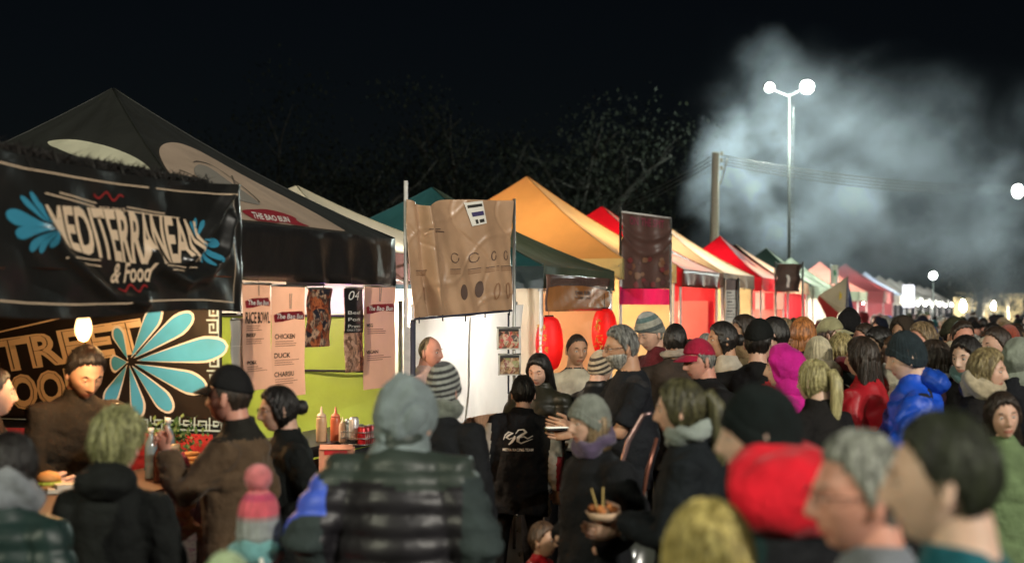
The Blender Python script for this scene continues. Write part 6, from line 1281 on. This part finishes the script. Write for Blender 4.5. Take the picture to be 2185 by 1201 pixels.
person('dark-haired woman with olive scarf and long white collar, behind the doll', 1876, 697, 10.6, -66, detail=1, hair=('long', 'black'), skin='pale', scarf=(kn((.24, .22, .10)), 1.5), jacket=J((.045, .048, .055), th=.04), hpitch=10)
person('person with cream fleece collar just left of the slate beanie', 1912, 716, 9.3, -110, detail=1, hair=('short', 'brown'), scarf=(kn((.55, .52, .40)), 1.9), jacket=J((.45, .43, .34), th=.045))
person('sandy-haired man with ruddy face in profile, right of the slate beanie', 1968, 687, 10.2, -78, detail=2, hair=('short', 'sand'), skin='red', jacket=J((.20, .17, .12), th=.035), build=1.1)
person('person in brown fur-edged hood with face lit yellow', 1925, 671, 13.0, -48, detail=1, hair=('short', 'dark'), hat=('hood', clothm((.07, .05, .035))), skin='tan', jacket=J((.06, .045, .035)))
person('woman with dark brown bob, pale collar and plum coat, right of the blue jacket', 1992, 727, 9.4, -100, detail=2, hair=('bob', 'dark'), skin='fair', scarf=(clothm((.42, .42, .46)), .8), jacket=J((.04, .014, .028), th=.036))
person('child-height person in beige beanie with red scarf, behind the blue cup', 2034, 726, 9.5, -60, detail=1, hair=('short', 'sand'), hat=('beanie', kn((.48, .38, .24)), dict(top=.02)), skin='fair', scarf=(kn((.30, .03, .03)), 1.3), jacket=J((.02, .02, .025)))
p36 = person('dark-haired woman with teal scarf holding a blue cup', 2062, 716, 9.1, -50, detail=2, hair=('long', 'black'), skin='pale', scarf=(kn((.10, .20, .20)), 1.1), jacket=J((.014, .015, .020), th=.036), armL=(.04, -.32, 1.22), armR=(.06, -.26, 1.05), hpitch=8)
q = held(p36, -1, (-.05, -.06, .10)); rt = empty('paper_cup', q, 0, 'bright blue cup with white lid held by the woman in the teal scarf', 'cup')
MB().lathe([(.002, 0), (.032, 0), (.044, .11), (.002, .11)], n=16).build('cup_body', mat('cup_blue', (.05, .35, .62), .4, 'plain'), rt, True); MB().lathe([(.002, .108), (.047, .108), (.047, .116), (.038, .126), (.002, .126)], n=16).build('lid', WHITE, rt, True)
person('person with dark fringe and reddish lit face, behind the teal scarf', 2054, 684, 11.4, 8, detail=1, hair=('short', 'dark'), skin='red', jacket=J((.05, .03, .03)), scarf=(kn((.4, .36, .25)), 1.0))  # red light on the face is put into the skin tone
person('woman with sandy bob and cream scarf facing right', 2108, 744, 8.3, 58, detail=2, hair=('bob', mat('hair_honey', (.24, .18, .08), .4, 'hair', c2=(.45, .36, .18))), skin='fair', scarf=(kn((.50, .42, .28)), 1.7), jacket=J((.020, .022, .022), th=.036), armL='phone', armR='front')
person('man with spiky dark hair and navy coat facing left, near the right edge', 2126, 697, 9.9, -76, detail=1, hair=('short', 'dark'), skin='fair', jacket=J((.020, .024, .035), th=.04), build=1.15)
person('person in pale grey-green hood at the right edge', 2172, 716, 9.3, 150, detail=1, hair=('short', 'brown'), hat=('hood', clothm((.24, .27, .22))), jacket=J((.02, .022, .025), th=.04))
person('smiling woman with long dark hair and sage green coat at the right edge', 2140, 836, 6.9, 8, detail=2, hair=('long', 'dark'), skin='fair', jacket=J((.13, .19, .09), th=.034, hem=.6, flare=.02), hyaw=-10, tilt=-6)
person('person in rust red knit hat near the right edge, further back', 2152, 690, 11.5, 170, detail=1, hair=('short', 'dark'), hat=('beanie', kn((.32, .06, .03))), jacket=J((.03, .03, .03)))
person('person in pale khaki cap with long brim, turned right', 1772, 676, 11.6, 78, detail=1, hair=('short', 'brown'), hat=('cap', clothm((.36, .34, .19))), jacket=J((.04, .04, .035)))
person('person in tall black hood with thin tan stripe, before the striped flag', 1812, 656, 13.6, 165, detail=1, hair=('short', 'black'), hat=('hood', clothm((.014, .015, .016))), jacket=J((.014, .015, .016), th=.05), build=1.1)
person('person in olive coat leaning in, dark tousled hair, behind the blonde bob', 1846, 690, 11.9, -80, detail=1, hair=('short', 'dark'), jacket=J((.05, .05, .03)), skin='red')
# ---- out-of-focus foreground at the right and bottom
f1 = person('man in black-green beanie with big red hood on his back, nearest the middle', 1620, 815, 3.9, -150, detail=2, hair=('crop', 'grey'), hat=('beanielow', kn((.010, .020, .020), sc=60), dict(top=.022, cuff=.05)), skin='pale', hyaw=48, hoodback=(clothm((.62, .008, .022)), 1.42), jacket=J((.012, .018, .022), th=.05, collar=.0, zones=[(lambda c, E, S_: (c[:, 0] > .13) | (c[:, 2] > 1.40), clothm((.010, .045, .042)))]), build=1.25)
V, Fc = swoosh([(.0, .9), (.25, .75), (.5, .55), (.62, .2), (.8, .5), (1, .75)], .13); decal_on(f1, 'bird_emblem', V, Fc, .13, .10, -.03, 1.20, WHITE)
decal_on(f1, 'lettering', *text2d('Australia Indoors', .03), .26, .042, -.03, 1.105, WHITE)
person('woman with golden blonde hair at the bottom edge, seen from behind', 1512, 1068, 3.3, 176, detail=2, hair=('long', mat('hair_brightgold', (.55, .42, .10), .38, 'hair', c2=(.85, .72, .28))), jacket=J((.02, .03, .03)), hs=1.32, wisps=1600)
person('grey-haired man with glasses and flushed cheek in profile, bottom right', 1835, 923, 3.12, -86, detail=2, hair=('short', mat('hair_silver', (.18, .19, .17), .45, 'hair', c2=(.50, .52, .46))), glasses=True, skin='red', jacket=J((.20, .22, .25), th=.03, collar=.03), build=1.05, hs=1.08)
person('person in dark brown knit hat behind the grey-haired man', 1813, 918, 4.0, 172, detail=1, hair=('short', 'brown'), hat=('beanielow', kn((.035, .022, .018))), jacket=J((.02, .02, .022)))
person('young man with short dark hair and teal jacket, largest head at the right', 2012, 880, 2.75, -112, detail=2, hair=('short', mat('hair_darkolive', (.014, .016, .010), .5, 'hair', c2=(.045, .055, .028))), skin='pale', jacket=J((.008, .10, .13), th=.03, collar=.02), build=1.0, hs=1.02)
person('person in pale green knit hat peeking over the bottom edge at the left', 482, 1172, 3.7, 180, detail=1, hair=('short', 'blonde'), hat=('beanielow', kn((.36, .48, .26)), dict(top=.02)), jacket=J((.05, .06, .05)))
# pushchair with clear cover
q = P(1352, 1100, 6.9); rt = empty('pushchair', (q[0], q[1], 0), R(-20), 'pushchair with pinkish curved handle and glossy clear cover', 'pushchair')
PKM = mat('handle_pink', (.34, .22, .22), .25, 'metal', met=.7); CPM = mat('handle_copper', (.30, .12, .08), .3, 'metal', met=.5)
MB().tube([(-.12, .05, .95), (-.10, .06, 1.15), (-.05, .08, 1.34), (.02, .1, 1.47), (.06, .1, 1.48)], [.010, .012, .014, .012, .008], 8).build('handle', PKM, rt, True)
MB().tube([(.02, .05, 1.0), (.05, .07, 1.2), (.09, .1, 1.36)], [.009, .011, .009], 8).build('handle', CPM, rt, True)
MB().tube([(-.2, 0, .3), (-.12, .05, .95)], .014, 6).build('frame_tube', STEEL, rt, True); MB().tube([(.2, 0, .3), (.02, .05, 1.0)], .014, 6).build('frame_tube', STEEL, rt, True)
V, Fc = rings([(0, -.05, .45, .18, .26), (0, -.05, .62, .2, .28), (0, -.03, .85, .19, .24), (0, .0, .98, .14, .16), (0, 0, 1.03, .04, .05)], 18); mesh('clear_cover', V+.012*np.stack([nz(V, 14, 1), nz(V, 14, 2), nz(V, 14, 3)], 1), Fc, mat('cover_plastic', (.05, .055, .045), .1, 'vinyl', coat=1), rt, True)
for sx in (-1, 1):
    for y in (-.25, .22): MB().tube([(sx*.2+.015*sx, y, .12), (sx*.2-.015*sx, y, .12)], .12, 16).build('wheel', INK, rt, True)
# ---- further crowd: prototypes with their own heads and hats, copied one person at a time
protos = []
PR = [dict(hair=('short', 'black')), dict(hair=('long', 'brown')), dict(hair=('bob', 'blonde')), dict(hair=('short', 'black'), hat=('beanie', kn((.1, .1, .1)))), dict(hair=('short', 'black'), hat=('cap', clothm((.05, .05, .05)))), dict(hair=('bun', 'dark')), dict(hair=('short', 'black'), hat=('hood', clothm((.04, .04, .04)))), dict(hair=('bald', 'grey')), dict(hair=('short', 'dark'), hat=('beanielow', kn((.2, .2, .2)), dict(pom=kn((.3, .3, .3)))))]
HN = ['short {h} hair', 'long {h} hair', '{h} bob', '{c} beanie', '{c} cap', '{h} hair in a bun', '{c} hood', 'balding head', '{c} pompom hat']
HC = ['black', 'dark', 'brown', 'grey', 'blonde', 'ginger', 'sand']; HCN = dict(black='black', dark='dark brown', brown='brown', grey='grey', blonde='blonde', ginger='ginger', sand='sandy')
CC = [('black', (.014, .014, .016)), ('navy', (.018, .024, .05)), ('charcoal', (.045, .045, .048)), ('brown', (.07, .042, .026)), ('olive', (.06, .062, .032)), ('dark red', (.14, .015, .018)), ('beige', (.32, .26, .17)), ('cream', (.5, .45, .34)), ('teal', (.02, .10, .11)), ('plum', (.08, .02, .05)), ('grey', (.16, .16, .16)), ('dark green', (.02, .045, .028)), ('blue', (.03, .08, .26)), ('red', (.38, .02, .025)), ('white', (.6, .58, .52))]
WTS = np.array([6, 5, 4, 3, 2.5, 1.2, 1, .7, 1, 1, 1.6, 2, .8, .6, .5]); WTS /= WTS.sum()
used = set(); rs = np.random.RandomState(11); taken = [(p[0], p[2]) for p in PEOPLE]; firsts = {}; nfar = 0
pts = []
Y = 11.4
while Y < 62:
    xl = OX+AX/AY*(Y-OY)+(.75 if Y > 15 else 1.4); xr = .364*Y+.3; x = max(xl, (1560-CX)/F*Y)+rs.uniform(0, .5)
    while x < xr:
        pts.append((x+rs.uniform(-.12, .12), Y+rs.uniform(-.25, .25))); x += rs.uniform(.46, .78)*(1+max(0, Y-20)*.018)
    Y += .74+max(0, Y-14)*.045
for px, Yx in ((1345, 15.5), (1472, 14.5), (1505, 13.2), (1560, 13.8), (1418, 16.8)): pts.append(((px-CX)/F*Yx, Yx))
for x, Y in pts:
    px = x/Y*F+CX
    if Y < 16 and any(abs(px-a)/F*Y < .33 and abs(Y-b) < .55 for a, b in taken): continue
    for _ in range(400):
        k = rs.choice(9, p=[.24, .13, .09, .17, .09, .05, .11, .04, .08]); hc_ = HC[rs.choice(7, p=[.30, .26, .18, .07, .10, .02, .07])]; ci = rs.choice(15, p=WTS); hi = rs.choice(15, p=WTS)
        if k == 7: hc_ = 'grey'
        band = 'early in' if Y < 15 else 'midway in' if Y < 24 else 'deep in' if Y < 38 else 'ending'
        desc = HN[k].format(h=HCN[hc_], c=CC[hi][0]); key = (k, hc_ if '{h}' in HN[k] else '', hi if '{c}' in HN[k] else 0, ci, band)
        if key not in used: break
    used.add(key); label = 'person with %s and %s coat %s the dense crowd' % (desc, CC[ci][0], band)
    face = rs.choice([180, 165, -150, -100, -70, 60, -10, 20, 150], p=[.22, .14, .16, .16, .12, .06, .04, .04, .06])+rs.uniform(-12, 12)
    H_ = float(np.clip(rs.normal(1.70, .085), 1.48, 1.93)); det = 1 if Y < 15 else 0; fk = (k, det)
    root = empty('person', (x, Y, 0), R(face), label, 'person', 'people in the dense crowd'); s = H_/1.75
    if fk not in firsts:
        sp = dict(PR[k]); sp.update(jacket=J((.02, .021, .022), th=.038, hem=.75), seed=k*7+3, armL='pocket', armR='front' if k % 2 else 'pocket', showface=det > 0, hs=1.08, handL=False, handR=det > 0 and k % 2 == 1, hpitch=6)
        pr = empty('person', (0, 0, 0)); build_person(pr, sp, 1.0, det); firsts[fk] = [(o.name.split('.')[0], o.data) for o in pr.children]
        for o in list(pr.children): bpy.data.objects.remove(o)
        bpy.data.objects.remove(pr)
    for nm, me in firsts[fk]:
        if Y > 30 and nm in ('eye', 'eyebrow', 'eyelid'): continue
        o = bpy.data.objects.new(nm, me); COL.objects.link(o); o.parent = root; o.scale = (s, s, s)
        def setm(i, m): o.material_slots[i].link = 'OBJECT'; o.material_slots[i].material = m
        if nm == 'jacket': setm(0, clothm(CC[ci][1]))
        elif nm in ('hair', 'hair_strands', 'eyebrow'): setm(0, hairm(hc_))
        elif nm in ('hat', 'hood', 'cap_brim'): setm(0, clothm(CC[hi][1], 'cloth'))
        elif nm == 'pompom': setm(0, kn(CC[(hi+7) % 15][1]))
        elif nm == 'body' and (x*7+Y*3) % 1 > .6: setm(0, skinm('tan' if (x*13) % 1 > .4 else 'red'))
    nfar += 1
print('far people', nfar, 'named', len(PEOPLE))
for p in PEOPLE: print('%5d %5d Y%.1f H%.2f %s' % p)
